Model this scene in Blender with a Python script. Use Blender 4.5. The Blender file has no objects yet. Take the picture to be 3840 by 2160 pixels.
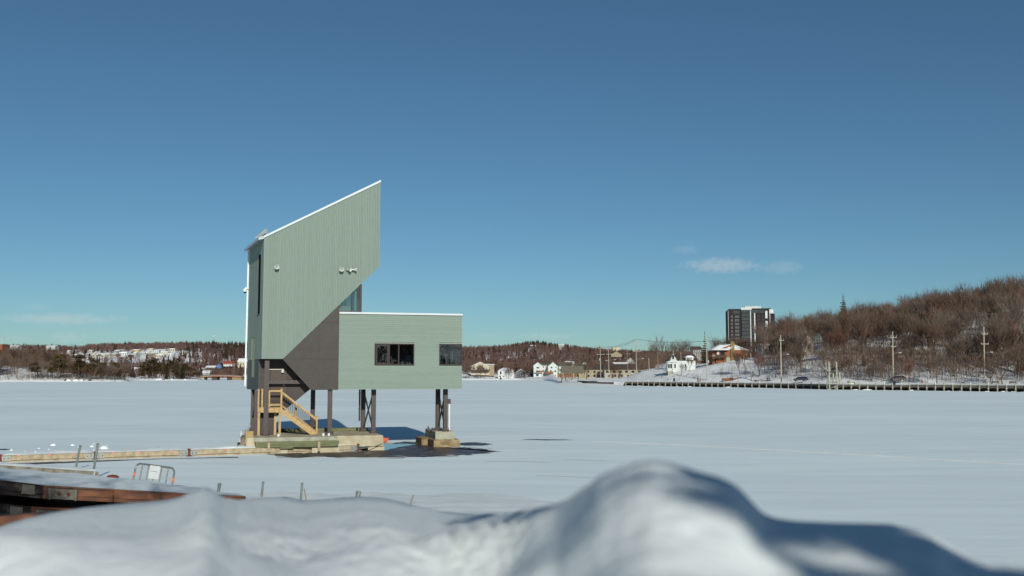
import bpy, bmesh, math, random
import numpy as np
from mathutils import Vector, Matrix, noise

random.seed(7); np.random.seed(7)
R = math.radians
SC = bpy.context.scene
COL = SC.collection

# ------------------------------------------------------------------ camera, sky, sun, exposure
FPX, CAMZ = 3733.33, 4.7
PITCH = math.atan(320 / FPX)
cam = bpy.data.cameras.new('camera'); camo = bpy.data.objects.new('camera', cam); COL.objects.link(camo)
cam.lens = 35; cam.sensor_width = 36; cam.clip_start = 0.05; cam.clip_end = 30000
camo.location = (0, 0, CAMZ); camo.rotation_euler = (math.pi / 2 + PITCH, 0, 0)
cam.dof.use_dof = True; cam.dof.focus_distance = 63; cam.dof.aperture_fstop = 1.7
SC.camera = camo

SUN_EL, SUN_AZ = 24.5, 13.5          # the sun stands behind the camera, a little to the right
w = bpy.data.worlds.new('World'); SC.world = w; w.use_nodes = True
nt = w.node_tree; bg = nt.nodes['Background']
sky = nt.nodes.new('ShaderNodeTexSky'); sky.sky_type = 'NISHITA'; sky.sun_disc = False
sky.sun_elevation = R(SUN_EL); sky.sun_rotation = R(180 - SUN_AZ)
sky.altitude = 20; sky.air_density = 0.8; sky.dust_density = 0.3; sky.ozone_density = 6.0
mlt = nt.nodes.new('ShaderNodeMix'); mlt.data_type = 'RGBA'; mlt.blend_type = 'MULTIPLY'; mlt.inputs[0].default_value = 1; mlt.inputs[7].default_value = (1.02, 1.16, 1.0, 1)
nt.links.new(sky.outputs[0], mlt.inputs[6]); nt.links.new(mlt.outputs[2], bg.inputs['Color'])
bg.inputs['Strength'].default_value = 0.063
sl = bpy.data.lights.new('sun', 'SUN'); sl.energy = 4.05; sl.angle = R(0.5); sl.color = (1.0, 0.97, 0.87)
so = bpy.data.objects.new('sun', sl); COL.objects.link(so)
sd = Vector((-math.sin(R(SUN_AZ)) * math.cos(R(SUN_EL)), math.cos(R(SUN_AZ)) * math.cos(R(SUN_EL)), -math.sin(R(SUN_EL))))
so.rotation_euler = sd.to_track_quat('-Z', 'Y').to_euler(); so.location = (10, -40, 40)
vs = SC.view_settings
vs.view_transform = 'Standard'; vs.look = 'None'; vs.gamma = 1; vs.use_curve_mapping = False; vs.exposure = 0.0
SC.render.engine = 'CYCLES'; SC.cycles.use_denoising = True; SC.cycles.max_bounces = 6
SC.cycles.transparent_max_bounces = 16; SC.cycles.volume_max_steps = 128; SC.cycles.volume_bounces = 6; SC.cycles.max_bounces = 8

# ------------------------------------------------------------------ survey helpers (3840 x 2160 photo -> metres)
FW = Vector((0, math.cos(PITCH), math.sin(PITCH))); UP = Vector((0, -math.sin(PITCH), math.cos(PITCH)))
def ray(px, py): return Vector((1, 0, 0)) * ((px - 1920) / FPX) + UP * ((1080 - py) / FPX) + FW
def WY(px, py, Y): r = ray(px, py); return Vector((0, 0, CAMZ)) + r * (Y / r.y)
def WZ(px, py, Z): r = ray(px, py); return Vector((0, 0, CAMZ)) + r * ((Z - CAMZ) / r.z)
def xof(px, Y): return (px - 1920) / FPX * Y * math.cos(PITCH)
def prow(z, Y): # photo row of a height z at depth Y
    d = Vector((0, Y, z - CAMZ)); return 1080 - FPX * d.dot(UP) / d.dot(FW)
def lerp(tab, x):
    if x <= tab[0][0]: return tab[0][1]
    for (a, b), (c, d) in zip(tab, tab[1:]):
        if x <= c: return b + (d - b) * (x - a) / (c - a)
    return tab[-1][1]
def sstep(a, b, x): t = min(1, max(0, (x - a) / (b - a))); return t * t * (3 - 2 * t)
def fb(x, y, z=0., o=4): return noise.fractal(Vector((x, y, z)), 1.0, 2.0, o)

# ------------------------------------------------------------------ materials
def nodes(name):
    m = bpy.data.materials.new(name); m.use_nodes = True
    return m, m.node_tree.nodes, m.node_tree.links, m.node_tree.nodes['Principled BSDF']
def pm(name, col, col2=None, rough=.8, scale=6., bump=0., stretch=(1, 1, 1), metal=0., objvar=0., spec=.3, detail=6., fac=(.35, .65), bscale=None, coord='Object'):
    m, N, L, b = nodes(name)
    tc = N.new('ShaderNodeTexCoord'); mp = N.new('ShaderNodeMapping'); mp.inputs['Scale'].default_value = stretch
    L.new(tc.outputs[coord], mp.inputs[0])
    nz = N.new('ShaderNodeTexNoise'); nz.inputs['Scale'].default_value = scale; nz.inputs['Detail'].default_value = detail
    L.new(mp.outputs[0], nz.inputs['Vector'])
    rp = N.new('ShaderNodeValToRGB'); rp.color_ramp.elements[0].position = fac[0]; rp.color_ramp.elements[1].position = fac[1]
    c2 = col2 or tuple(c * .8 for c in col)
    rp.color_ramp.elements[0].color = (*c2, 1); rp.color_ramp.elements[1].color = (*col, 1)
    L.new(nz.outputs['Fac'], rp.inputs[0])
    out = rp.outputs[0]
    if objvar:
        oi = N.new('ShaderNodeObjectInfo'); mr = N.new('ShaderNodeMapRange')
        mr.inputs['To Min'].default_value = 1 - objvar; mr.inputs['To Max'].default_value = 1 + objvar
        L.new(oi.outputs['Random'], mr.inputs[0])
        mx = N.new('ShaderNodeVectorMath'); mx.operation = 'SCALE'
        L.new(out, mx.inputs[0]); L.new(mr.outputs[0], mx.inputs['Scale']); out = mx.outputs[0]
    L.new(out, b.inputs['Base Color'])
    b.inputs['Roughness'].default_value = rough; b.inputs['Metallic'].default_value = metal
    b.inputs['Specular IOR Level'].default_value = spec
    if bump:
        bn = N.new('ShaderNodeBump'); bn.inputs['Strength'].default_value = bump; bn.inputs['Distance'].default_value = .05
        src = nz
        if bscale:
            src = N.new('ShaderNodeTexNoise'); src.inputs['Scale'].default_value = bscale; src.inputs['Detail'].default_value = 8
            L.new(mp.outputs[0], src.inputs['Vector'])
        L.new(src.outputs['Fac'], bn.inputs['Height']); L.new(bn.outputs[0], b.inputs['Normal'])
    return m
def glass(name, tint=(.6, .7, .68), rough=.02, refl=.5):
    m, N, L, b = nodes(name)
    N.remove(b)
    out = N['Material Output']; t = N.new('ShaderNodeBsdfTransparent'); t.inputs[0].default_value = (*tint, 1)
    g = N.new('ShaderNodeBsdfGlossy'); g.inputs['Roughness'].default_value = rough; g.inputs[0].default_value = (.9, .95, .95, 1)
    fr = N.new('ShaderNodeFresnel'); fr.inputs[0].default_value = 1.5
    mu = N.new('ShaderNodeMath'); mu.operation = 'MULTIPLY_ADD'; mu.inputs[1].default_value = 1.0; mu.inputs[2].default_value = refl * .1
    L.new(fr.outputs[0], mu.inputs[0])
    mx = N.new('ShaderNodeMixShader'); L.new(mu.outputs[0], mx.inputs[0]); L.new(t.outputs[0], mx.inputs[1]); L.new(g.outputs[0], mx.inputs[2])
    L.new(mx.outputs[0], out.inputs[0]); return m

M = {}
M['bank'] = pm('snow_bank', (.78, .83, .82), (.72, .77, .79), .75, scale=2.2, bump=.35, bscale=24., spec=.2)
M['land'] = pm('snow_land', (.80, .82, .82), (.66, .66, .66), .8, scale=.22, bump=.6, bscale=1.1, spec=.2, fac=(.3, .55))
M['roofsnow'] = pm('roof_snow', (.8, .82, .82), (.72, .75, .77), .8, scale=.8, spec=.2)
M['sage'] = pm('sage_siding', (.200, .255, .215), (.178, .230, .195), .7, scale=3., stretch=(6, 6, .5), objvar=.03, spec=.3, bump=.05)
M['sageh'] = pm('sage_clapboard', (.210, .268, .222), (.19, .245, .205), .7, scale=3., stretch=(.6, .6, 8), objvar=.035, spec=.3, bump=.05)
M['panel'] = pm('dark_panel', (.051, .044, .039), (.043, .037, .033), .55, scale=3., objvar=.06, spec=.35)
M['panel2'] = pm('core_panel', (.055, .042, .04), (.046, .035, .034), .55, scale=3., objvar=.06, spec=.35)
M['steel'] = pm('brown_steel', (.066, .05, .046), (.052, .04, .037), .5, scale=5., spec=.4)
M['trim'] = pm('white_metal_trim', (.56, .60, .62), (.52, .56, .58), .45, scale=2., spec=.4)
M['frame'] = pm('bronze_frame', (.03, .017, .014), (.022, .013, .011), .45, spec=.4)
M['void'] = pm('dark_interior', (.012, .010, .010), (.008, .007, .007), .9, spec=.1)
M['glass'] = glass('window_glass', (.5, .56, .53), .01, 1.1)
M['glass2'] = glass('clear_glass', (.64, .70, .70), .01, .6)
M['room'] = pm('room_plaster', (.32, .36, .31), (.27, .3, .26), .8)
M['roomfloor'] = pm('room_floor', (.12, .09, .07), rough=.6)
M['pinkwhite'] = pm('light_panel', (.5, .6, .5), (.42, .52, .44), .5)
M['wood'] = pm('new_lumber', (.47, .335, .165), (.37, .245, .105), .75, scale=5., stretch=(1, 1, 1), objvar=.1, bump=.1)
M['woodold'] = pm('weathered_lumber', (.40, .33, .22), (.27, .21, .14), .85, scale=4., objvar=.08, bump=.15)
M['greywood'] = pm('grey_wood', (.26, .23, .18), (.13, .11, .085), .9, scale=3., bump=.2)
M['brownwood'] = pm('wet_brown_timber', (.21, .077, .032), (.075, .03, .016), .6, scale=3., stretch=(1, .4, 3), bump=.2, spec=.4)
M['darkwood'] = pm('grimy_grey_timber', (.20, .155, .13), (.03, .02, .016), .85, scale=2.2, bump=.3, fac=(.45, .6))
M['greenwood'] = pm('treated_green_timber', (.165, .175, .09), (.10, .11, .055), .8, scale=3., stretch=(.5, .5, 5), objvar=.1, bump=.2)
M['conc'] = pm('concrete', (.37, .37, .29), (.25, .25, .19), .85, scale=2., bump=.25, spec=.2)
M['concl'] = pm('pale_concrete', (.47, .42, .31), (.34, .29, .19), .85, scale=1.6, bump=.2, spec=.2)
M['conct'] = pm('rust_stained_concrete', (.33, .265, .15), (.17, .11, .06), .85, scale=1.8, bump=.3, spec=.2, stretch=(1, 1, 2.2))
M['galv'] = pm('galvanised_steel', (.36, .37, .34), (.24, .25, .23), .4, scale=12., metal=.6, spec=.5)
M['tan'] = pm('tan_tube', (.33, .30, .21), (.24, .22, .16), .5, scale=10., metal=.3)
M['orange'] = pm('orange_tape', (.85, .22, .06), rough=.6)
M['orangered'] = pm('orange_red_plate', (.62, .11, .05), rough=.55)
M['pinkmark'] = pm('pink_tape', (.75, .2, .22), rough=.6)
M['white'] = pm('white_paint', (.72, .75, .74), (.66, .69, .68), .55, spec=.35)
M['horn'] = pm('horn_cream', (.55, .58, .50), (.48, .51, .44), .45, spec=.4)
M['ink'] = pm('grey_ink', (.35, .37, .36), rough=.8)
M['rust'] = pm('rust', (.19, .05, .025), (.1, .03, .015), .85, scale=9., bump=.3)
M['rope'] = pm('rope', (.25, .22, .15), rough=.95, scale=30)
M['black'] = pm('black_plastic', (.012, .012, .013), rough=.5)
M['bluebin'] = pm('blue_plastic', (.012, .07, .13), rough=.5)
M['twig'] = pm('twig_bark', (.138, .092, .066), (.098, .064, .048), .9, scale=.6, objvar=.25, spec=.1)
M['twigred'] = pm('red_twig_bark', (.155, .080, .056), (.115, .060, .044), .9, scale=.6, objvar=.2, spec=.1)
M['twiggrey'] = pm('grey_twig_bark', (.165, .125, .10), (.12, .09, .072), .9, scale=.6, objvar=.2, spec=.1)
M['bark'] = pm('grey_brown_bark', (.15, .11, .08), (.075, .052, .038), .9, scale=2.5, objvar=.25, bump=.3, spec=.1)
M['birch'] = pm('birch_bark', (.46, .43, .37), (.2, .18, .15), .8, scale=3., stretch=(1, 1, 3), spec=.2)
M['needle'] = pm('conifer_needles', (.072, .052, .019), (.036, .028, .011), .85, scale=1.2, objvar=.3, spec=.15)
M['needled'] = pm('dark_conifer_needles', (.026, .028, .014), (.014, .015, .008), .85, scale=1.2, objvar=.3, spec=.15)
M['farbare'] = pm('far_bare_wood', (.145, .088, .075), (.10, .062, .056), .95, scale=.02, spec=.05)
M['farcon'] = pm('far_conifer', (.042, .030, .022), (.03, .022, .016), .95, scale=.05, spec=.05)
M['pole'] = pm('weathered_pole', (.43, .40, .33), (.34, .31, .25), .85, scale=3., stretch=(1, 1, .3))
M['pole2'] = pm('brown_pole', (.30, .24, .17), (.22, .17, .12), .85, scale=3., stretch=(1, 1, .3))
M['wire'] = pm('wire', (.02, .02, .02), rough=.6)
M['dockdark'] = pm('creosote_timber', (.085, .062, .048), (.04, .028, .022), .85, scale=1.5, bump=.2)
M['dockrail'] = pm('grey_rail', (.20, .18, .15), (.13, .115, .095), .85, scale=1.)
M['post'] = pm('pale_post', (.36, .36, .28), (.27, .26, .2), .85, scale=1.2)
M['stone'] = pm('field_stone', (.15, .13, .12), (.06, .05, .05), .9, scale=1.1, objvar=.35, bump=.4)
M['brick'] = pm('orange_brick', (.29, .115, .06), (.21, .08, .042), .85, scale=5., bump=.2)
M['brickd'] = pm('yellow_brick', (.25, .18, .075), (.17, .12, .05), .85, scale=4.)
M['shingle'] = pm('brown_shingle', (.075, .055, .045), (.05, .037, .03), .9, scale=4.)
M['shingleg'] = pm('green_grey_shingle', (.115, .12, .095), (.075, .08, .06), .9, scale=3.)
M['gazroof'] = pm('taupe_shingle', (.16, .145, .11), (.10, .09, .068), .9, scale=2.5, bump=.3)
M['redroof'] = pm('red_roof', (.42, .075, .045), (.34, .06, .035), .7, scale=.5)
M['pane'] = pm('dark_pane', (.02, .022, .025), (.012, .013, .015), .12, spec=.6)
M['cream'] = pm('cream_siding', (.55, .49, .36), (.48, .43, .31), .8, scale=.6)
M['hwhite'] = pm('house_white', (.60, .62, .60), (.52, .54, .53), .75, scale=.6)
M['hgrey'] = pm('house_grey', (.36, .38, .37), (.3, .32, .31), .8, scale=.6)
M['hslate'] = pm('house_slate', (.085, .09, .11), (.07, .07, .09), .8, scale=.6)
M['htan'] = pm('house_tan', (.33, .27, .18), (.27, .22, .15), .8, scale=.6)
M['hmint'] = pm('house_pale_mint', (.55, .62, .57), (.5, .56, .52), .75, scale=.6)
M['hblue'] = pm('house_blue', (.08, .16, .34), (.07, .13, .28), .8, scale=.6)
M['hyellow'] = pm('house_yellow', (.55, .40, .15), (.47, .34, .13), .8, scale=.6)
M['hbrown'] = pm('house_brown', (.08, .05, .04), (.06, .038, .03), .8, scale=.6)
M['salmon'] = pm('salmon_beam', (.48, .20, .11), rough=.7)
M['cedar'] = pm('red_cedar', (.30, .12, .055), (.22, .085, .04), .8, scale=1.5)
M['tower'] = pm('charcoal_cladding', (.036, .027, .030), (.028, .021, .024), .7, scale=.3, spec=.1)
M['towerglass'] = pm('tower_glazing', (.05, .062, .06), (.03, .036, .036), .15, scale=.4, spec=.6)
M['carblue'] = pm('navy_car_paint', (.012, .016, .045), rough=.25, spec=.6)
M['cargrey'] = pm('taupe_car_paint', (.085, .065, .058), rough=.3, spec=.6)
M['tyre'] = pm('tyre', (.015, .015, .015), rough=.9)
M['lamp'] = pm('red_tail_lamp', (.4, .02, .02), rough=.3)
M['hydrant'] = pm('hydrant_red', (.45, .02, .03), rough=.5)
M['skin'] = pm('skin', (.45, .28, .2), rough=.6)
M['rock'] = pm('shore_rock', (.11, .085, .07), (.05, .04, .035), .9, scale=1.5, objvar=.3)
M['grass'] = pm('dry_grass', (.26, .17, .09), (.18, .11, .06), .9)

def ice_material():
    m, N, L, b = nodes('snow_covered_ice')
    tc = N.new('ShaderNodeTexCoord')
    def nz(scale, st, det=6):
        mp = N.new('ShaderNodeMapping'); mp.inputs['Scale'].default_value = st; L.new(tc.outputs['Object'], mp.inputs[0])
        n = N.new('ShaderNodeTexNoise'); n.inputs['Scale'].default_value = scale; n.inputs['Detail'].default_value = det; L.new(mp.outputs[0], n.inputs['Vector']); return n
    a = nz(.02, (1, 2.6, 1)); c = nz(.35, (.35, 1.6, 1)); d = nz(3.0, (.5, 1.5, 1), 8)
    r = N.new('ShaderNodeValToRGB'); r.color_ramp.elements[0].position = .36; r.color_ramp.elements[1].position = .62
    r.color_ramp.elements[0].color = (.65, .74, .775, 1); r.color_ramp.elements[1].color = (.76, .86, .885, 1)
    mix = N.new('ShaderNodeMath'); mix.operation = 'MULTIPLY_ADD'; mix.inputs[1].default_value = .45; L.new(c.outputs['Fac'], mix.inputs[0])
    m2 = N.new('ShaderNodeMath'); m2.operation = 'MULTIPLY'; m2.inputs[1].default_value = .55; L.new(a.outputs['Fac'], m2.inputs[0]); L.new(m2.outputs[0], mix.inputs[2])
    L.new(mix.outputs[0], r.inputs[0]); L.new(r.outputs[0], b.inputs['Base Color'])
    b.inputs['Roughness'].default_value = .7; b.inputs['Specular IOR Level'].default_value = .25
    bn = N.new('ShaderNodeBump'); bn.inputs['Strength'].default_value = .35; bn.inputs['Distance'].default_value = .04
    ad = N.new('ShaderNodeMath'); ad.operation = 'ADD'; L.new(d.outputs['Fac'], ad.inputs[0]); L.new(c.outputs['Fac'], ad.inputs[1])
    L.new(ad.outputs[0], bn.inputs['Height']); L.new(bn.outputs[0], b.inputs['Normal'])
    return m
M['ice'] = ice_material()
def wet_material():
    m, N, L, b = nodes('bare_dark_ice')
    tc = N.new('ShaderNodeTexCoord'); mp = N.new('ShaderNodeMapping'); mp.inputs['Scale'].default_value = (.5, 1.6, 1); mp.inputs['Rotation'].default_value = (0, 0, .4)
    L.new(tc.outputs['Object'], mp.inputs[0])
    n = N.new('ShaderNodeTexNoise'); n.inputs['Scale'].default_value = 1.3; n.inputs['Detail'].default_value = 9; n.inputs['Distortion'].default_value = 1.2; L.new(mp.outputs[0], n.inputs['Vector'])
    r = N.new('ShaderNodeValToRGB'); e = r.color_ramp.elements
    e[0].position = .4; e[0].color = (.035, .024, .024, 1); e[1].position = .74; e[1].color = (.6, .62, .62, 1)
    k = e.new(.60); k.color = (.065, .047, .045, 1)
    L.new(n.outputs['Fac'], r.inputs[0]); L.new(r.outputs[0], b.inputs['Base Color'])
    b.inputs['Roughness'].default_value = .45; b.inputs['Specular IOR Level'].default_value = .3
    return m
M['wet'] = wet_material()
M['slush'] = pm('grey_slush', (.6, .63, .64), (.30, .30, .31), .6, scale=.9, stretch=(.5, 1.6, 1), fac=(.42, .58))
M['wetglossy'] = pm('meltwater', (.012, .018, .024), rough=.06, spec=.5)

# ------------------------------------------------------------------ mesh helpers
class MB:
    def __init__(s): s.v = []; s.f = []; s.mi = []; s.cur = 0
    def add(s, vs, fs):
        o = len(s.v); s.v += [Vector(x) for x in vs]; s.f += [tuple(i + o for i in f) for f in fs]; s.mi += [s.cur] * len(fs); return s
    def box(s, a, b, T=None):
        x0, y0, z0 = a; x1, y1, z1 = b
        vs = [Vector(p) for p in ((x0, y0, z0), (x1, y0, z0), (x1, y1, z0), (x0, y1, z0), (x0, y0, z1), (x1, y0, z1), (x1, y1, z1), (x0, y1, z1))]
        if T: vs = [T(p) for p in vs] if callable(T) else [T @ p for p in vs]
        return s.add(vs, [(0, 3, 2, 1), (4, 5, 6, 7), (0, 1, 5, 4), (1, 2, 6, 5), (2, 3, 7, 6), (3, 0, 4, 7)])
    def cbox(s, a, b, e=.02, T=None):       # box with a chamfered upper rim
        x0, y0, z0 = a; x1, y1, z1 = b
        vs = [Vector(p) for p in ((x0, y0, z0), (x1, y0, z0), (x1, y1, z0), (x0, y1, z0), (x0, y0, z1 - e), (x1, y0, z1 - e), (x1, y1, z1 - e), (x0, y1, z1 - e), (x0 + e, y0 + e, z1), (x1 - e, y0 + e, z1), (x1 - e, y1 - e, z1), (x0 + e, y1 - e, z1))]
        if T: vs = [T(p) for p in vs] if callable(T) else [T @ p for p in vs]
        fs = [(0, 3, 2, 1), (8, 9, 10, 11)]
        for i in range(4):
            j = (i + 1) % 4; fs += [(i, j, 4 + j, 4 + i), (4 + i, 4 + j, 8 + j, 8 + i)]
        return s.add(vs, fs)
    def loft(s, a, b):
        n = len(a); vs = list(a) + list(b)
        return s.add(vs, [tuple(range(n))[::-1], tuple(range(n, 2 * n))] + [(i, (i + 1) % n, n + (i + 1) % n, n + i) for i in range(n)])
    def tube(s, p, q, r0, r1=None, n=8, cap=True):
        p = Vector(p); q = Vector(q); r1 = r0 if r1 is None else r1
        d = (q - p).normalized(); a = d.orthogonal().normalized(); b = d.cross(a)
        vs = []
        for c, r in ((p, r0), (q, r1)):
            for i in range(n):
                t = 2 * math.pi * i / n; vs.append(c + a * (r * math.cos(t)) + b * (r * math.sin(t)))
        fs = [(i, (i + 1) % n, n + (i + 1) % n, n + i) for i in range(n)]
        if cap: fs += [tuple(range(n))[::-1], tuple(range(n, 2 * n))]
        return s.add(vs, fs)
    def poly(s, pts, r, n=8):
        for a, b in zip(pts, pts[1:]): s.tube(a, b, r, r, n)
        return s
    def beam(s, p, q, wd, ht):              # rectangular bar between two points
        p = Vector(p); q = Vector(q); d = (q - p).normalized()
        side = d.cross(Vector((0, 0, 1)));
        if side.length < 1e-4: side = Vector((1, 0, 0))
        side.normalize(); upv = side.cross(d).normalized()
        A = [side * (i * wd / 2) + upv * (j * ht / 2) for i, j in ((-1, -1), (1, -1), (1, 1), (-1, 1))]
        return s.loft([p + a for a in A], [q + a for a in A])
    def lathe(s, prof, c=(0, 0, 0), n=14, axis=None):
        c = Vector(c); vs = []; fs = []
        T = Matrix.Identity(3)
        if axis is not None: T = Vector((0, 0, 1)).rotation_difference(Vector(axis).normalized()).to_matrix()
        for r, z in prof:
            for i in range(n):
                t = 2 * math.pi * i / n; vs.append(c + T @ Vector((r * math.cos(t), r * math.sin(t), z)))
        for k in range(len(prof) - 1):
            for i in range(n):
                j = (i + 1) % n; fs.append((k * n + i, k * n + j, (k + 1) * n + j, (k + 1) * n + i))
        fs += [tuple(range(n))[::-1], tuple(range((len(prof) - 1) * n, len(prof) * n))]
        return s.add(vs, fs)
    def obj(s, name, mats, parent=None, inv=None, smooth=False):
        me = bpy.data.meshes.new(name)
        vs = [inv @ v for v in s.v] if inv is not None else s.v
        me.from_pydata([tuple(v) for v in vs], [], s.f)
        for m in (mats if isinstance(mats, (list, tuple)) else [mats]): me.materials.append(M[m] if isinstance(m, str) else m)
        if any(s.mi): me.polygons.foreach_set('material_index', s.mi)
        if smooth: me.polygons.foreach_set('use_smooth', [True] * len(me.polygons))
        me.update()
        o = bpy.data.objects.new(name, me); COL.objects.link(o)
        if parent is not None: o.parent = parent
        return o
def tag(o, label=None, cat=None, group=None, kind=None):
    if label: o['label'] = label
    if cat: o['category'] = cat
    if group: o['group'] = group
    if kind: o['kind'] = kind
    return o
class Thing:
    """An Empty at the thing's base with its parts; parts are given in the local frame or in world coordinates."""
    def __init__(s, name, label, cat, loc=(0, 0, 0), rz=0, group=None):
        s.o = bpy.data.objects.new(name, None); COL.objects.link(s.o); s.o.empty_display_size = .3
        s.o.location = loc; s.o.rotation_euler = (0, 0, rz); tag(s.o, label, cat, group)
        s.inv = (Matrix.Translation(Vector(loc)) @ Matrix.Rotation(rz, 4, 'Z')).inverted()
    def part(s, name, mb, mat, parent=None, world=False, smooth=False):
        return mb.obj(name, mat, parent or s.o, s.inv if world else None, smooth)
def copy_tree(o, parent=None):
    c = o.copy(); COL.objects.link(c); c.parent = parent
    for ch in o.children: copy_tree(ch, c)
    return c
def single(name, mb, mat, label, cat, group=None, base=None, smooth=False):
    if base is None:
        n = len(mb.v); zs = min(v.z for v in mb.v); base = Vector((sum(v.x for v in mb.v) / n, sum(v.y for v in mb.v) / n, zs))
    o = mb.obj(name, mat, None, Matrix.Translation(-Vector(base)), smooth); o.location = base
    return tag(o, label, cat, group)

# ------------------------------------------------------------------ the setting: ice, land, shore, snow bank
mb = MB(); S = 9000
mb.add([(-S, -600, 0), (S, -600, 0), (S, S, 0), (-S, S, 0)], [(0, 1, 2, 3)])
tag(mb.obj('lake_ice', 'ice'), 'flat frozen lake covered in wind-streaked snow', kind='structure')

SHORE = [(-700, 520), (0, 548), (400, 556), (480, 572), (500, 640), (515, 655), (760, 650), (770, 700), (930, 720), (1700, 690), (1960, 690), (2050, 650), (2075, 560), (2092, 495), (2130, 440), (2165, 405), (2340, 380), (2410, 374), (2640, 346), (2900, 319), (3110, 291), (3400, 275), (3840, 252), (4600, 225)]
def shore(px): return lerp(SHORE, px)
NEAR = [  # per photo column: height over metres behind the shore line
    (-700, [(0, 0), (4, 1.2), (50, 9), (140, 11), (250, 7)]),
    (0, [(0, 0), (4, 1.2), (50, 8.5), (140, 10), (250, 6)]),
    (150, [(0, 0), (4, 1.2), (50, 7.5), (140, 8), (250, 5)]),
    (300, [(0, 0), (4, 1), (40, 3.6), (140, 3), (250, 3)]),
    (460, [(0, 0), (3, .8), (20, 1.4), (140, 1.5), (250, 3)]),
    (500, [(0, -.3), (20, -.3), (60, 1.0), (250, 3)]),
    (530, [(0, 0), (3, .8), (20, 2), (80, 2), (250, 3)]),
    (740, [(0, 0), (3, .7), (20, 1.2), (80, 1.5), (250, 3)]),
    (772, [(0, -.3), (120, -.3), (135, 1.5), (250, 4)]),
    (880, [(0, -.3), (20, 1.5), (60, 3), (250, 6)]),
    (930, [(0, 0), (4, 1), (30, 3), (250, 7)]),
    (1700, [(0, 0), (3, .9), (14, 2), (60, 6), (150, 9)]),
    (1860, [(0, 0), (3, .9), (14, 1.5), (60, 4), (150, 8)]),
    (2060, [(0, 0), (3, .9), (14, 1.4), (60, 3), (150, 7)]),
    (2092, [(0, 0), (4, .8), (20, 1.0), (220, 1.4), (300, 3)]),
    (2165, [(0, 0), (8, .9), (12, 1.2), (250, 2), (400, 6)]),
    (2345, [(0, -.2), (2.8, -.1), (3.2, 1.35), (20, 1.6), (250, 2), (400, 7)]),
    (2430, [(0, -.2), (2.8, -.1), (3.2, 1.35), (18, 1.6), (40, 3.2), (70, 5.5), (300, 9)]),
    (2520, [(0, -.2), (2.8, -.1), (3.2, 1.35), (14, 1.6), (40, 5.2), (70, 6.2), (300, 12)]),
    (2640, [(0, -.2), (2.8, -.1), (3.2, 1.35), (14, 1.7), (45, 6.4), (70, 8.0), (300, 10)]),
    (2760, [(0, -.2), (2.8, -.1), (3.2, 1.35), (14, 1.7), (48, 8.8), (75, 9.6), (300, 11)]),
    (3000, [(0, -.2), (2.8, -.1), (3.2, 1.35), (16, 1.8), (48, 8.5), (85, 14), (160, 18), (300, 20)]),
    (3350, [(0, -.2), (2.8, -.1), (3.2, 1.35), (18, 1.9), (50, 9), (110, 19.5), (170, 23), (300, 23)]),
    (3840, [(0, -.2), (2.8, -.1), (3.2, 1.35), (20, 2), (50, 9), (115, 27), (175, 34), (300, 31)]),
    (4600, [(0, -.2), (2.8, -.1), (3.2, 1.35), (20, 2), (50, 10), (120, 29), (180, 36), (300, 32)])]
FARH = [(-700, 33), (0, 31), (200, 32), (300, 31), (380, 34), (560, 35), (700, 36), (930, 34), (1300, 31), (1740, 30), (1880, 31), (1990, 36), (2060, 35), (2140, 31), (2300, 26), (2450, 24), (4600, 24)]
def gz(px, d):
    e = d - shore(px)
    if e < 0: return -.3
    for (a, ta), (b, tb) in zip(NEAR, NEAR[1:]):
        if px <= b: break
    t = min(1, max(0, (px - a) / (b - a))); z1 = lerp(ta, e) * (1 - t) + lerp(tb, e) * t
    z2 = lerp(FARH, px) * sstep(760, 1290, d) + 1.2 * sstep(700, 800, d)
    x = (px - 1920) / FPX * d
    nzv = fb(x * .03, d * .03, 3.1) * (1.4 if e > 30 else .25) * sstep(4, 40, e)
    nzv += fb(x * .25, d * .25, 1.7) * .22 * sstep(3.5, 12, e)
    return max(z1, z2) + nzv
def gpt(px, d): return Vector((xof(px, d), d, gz(px, d)))
def on_ground(px, py, d0, d1):     # first depth where the ground stands on this sight line
    d = d0
    while d < d1:
        if prow(gz(px, d), d) <= py: return d
        d += 2
    return d1
es = [0, 1.2, 2.8, 3.2, 5, 8, 12, 16, 20, 25, 30, 36, 42, 50, 58, 66, 76, 86, 98, 110, 125, 140, 160, 180, 205, 230, 260, 300, 345, 400, 460, 520, 590, 660, 740, 820, 900, 1000, 1150, 1400]
pxs = list(np.arange(-700, 4601, 14))
mb = MB(); n = len(es)
for px in pxs:
    s0 = shore(px)
    for e in es: mb.v.append(gpt(px, s0 + e))
for i in range(len(pxs) - 1):
    for k in range(n - 1): mb.f.append((i * n + k, (i + 1) * n + k, (i + 1) * n + k + 1, i * n + k + 1)); mb.mi.append(0)
tag(mb.obj('land', 'land', smooth=True), 'snow-covered shore, slopes and hills round the lake', kind='structure')

# shore below the camera
mb = MB(); gx = np.linspace(-30, 12, 85); gy = np.linspace(4, 44, 81)
def beach(x, y): return 2.62 - (y - 8) * .083 - .012 * max(0, x + 2) ** 2 + .10 * fb(x * .5, y * .5, 9.) + .05 * fb(x * 1.7, y * 1.7, 4.)
for x in gx:
    for y in gy: mb.v.append(Vector((x, y, max(-.3, beach(x, y)))))
for i in range(84):
    for k in range(80): mb.f.append((i * 81 + k, (i + 1) * 81 + k, (i + 1) * 81 + k + 1, i * 81 + k + 1)); mb.mi.append(0)
tag(mb.obj('shore', 'bank', smooth=True), 'snowy shore sloping down to the ice', kind='structure')

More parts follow.
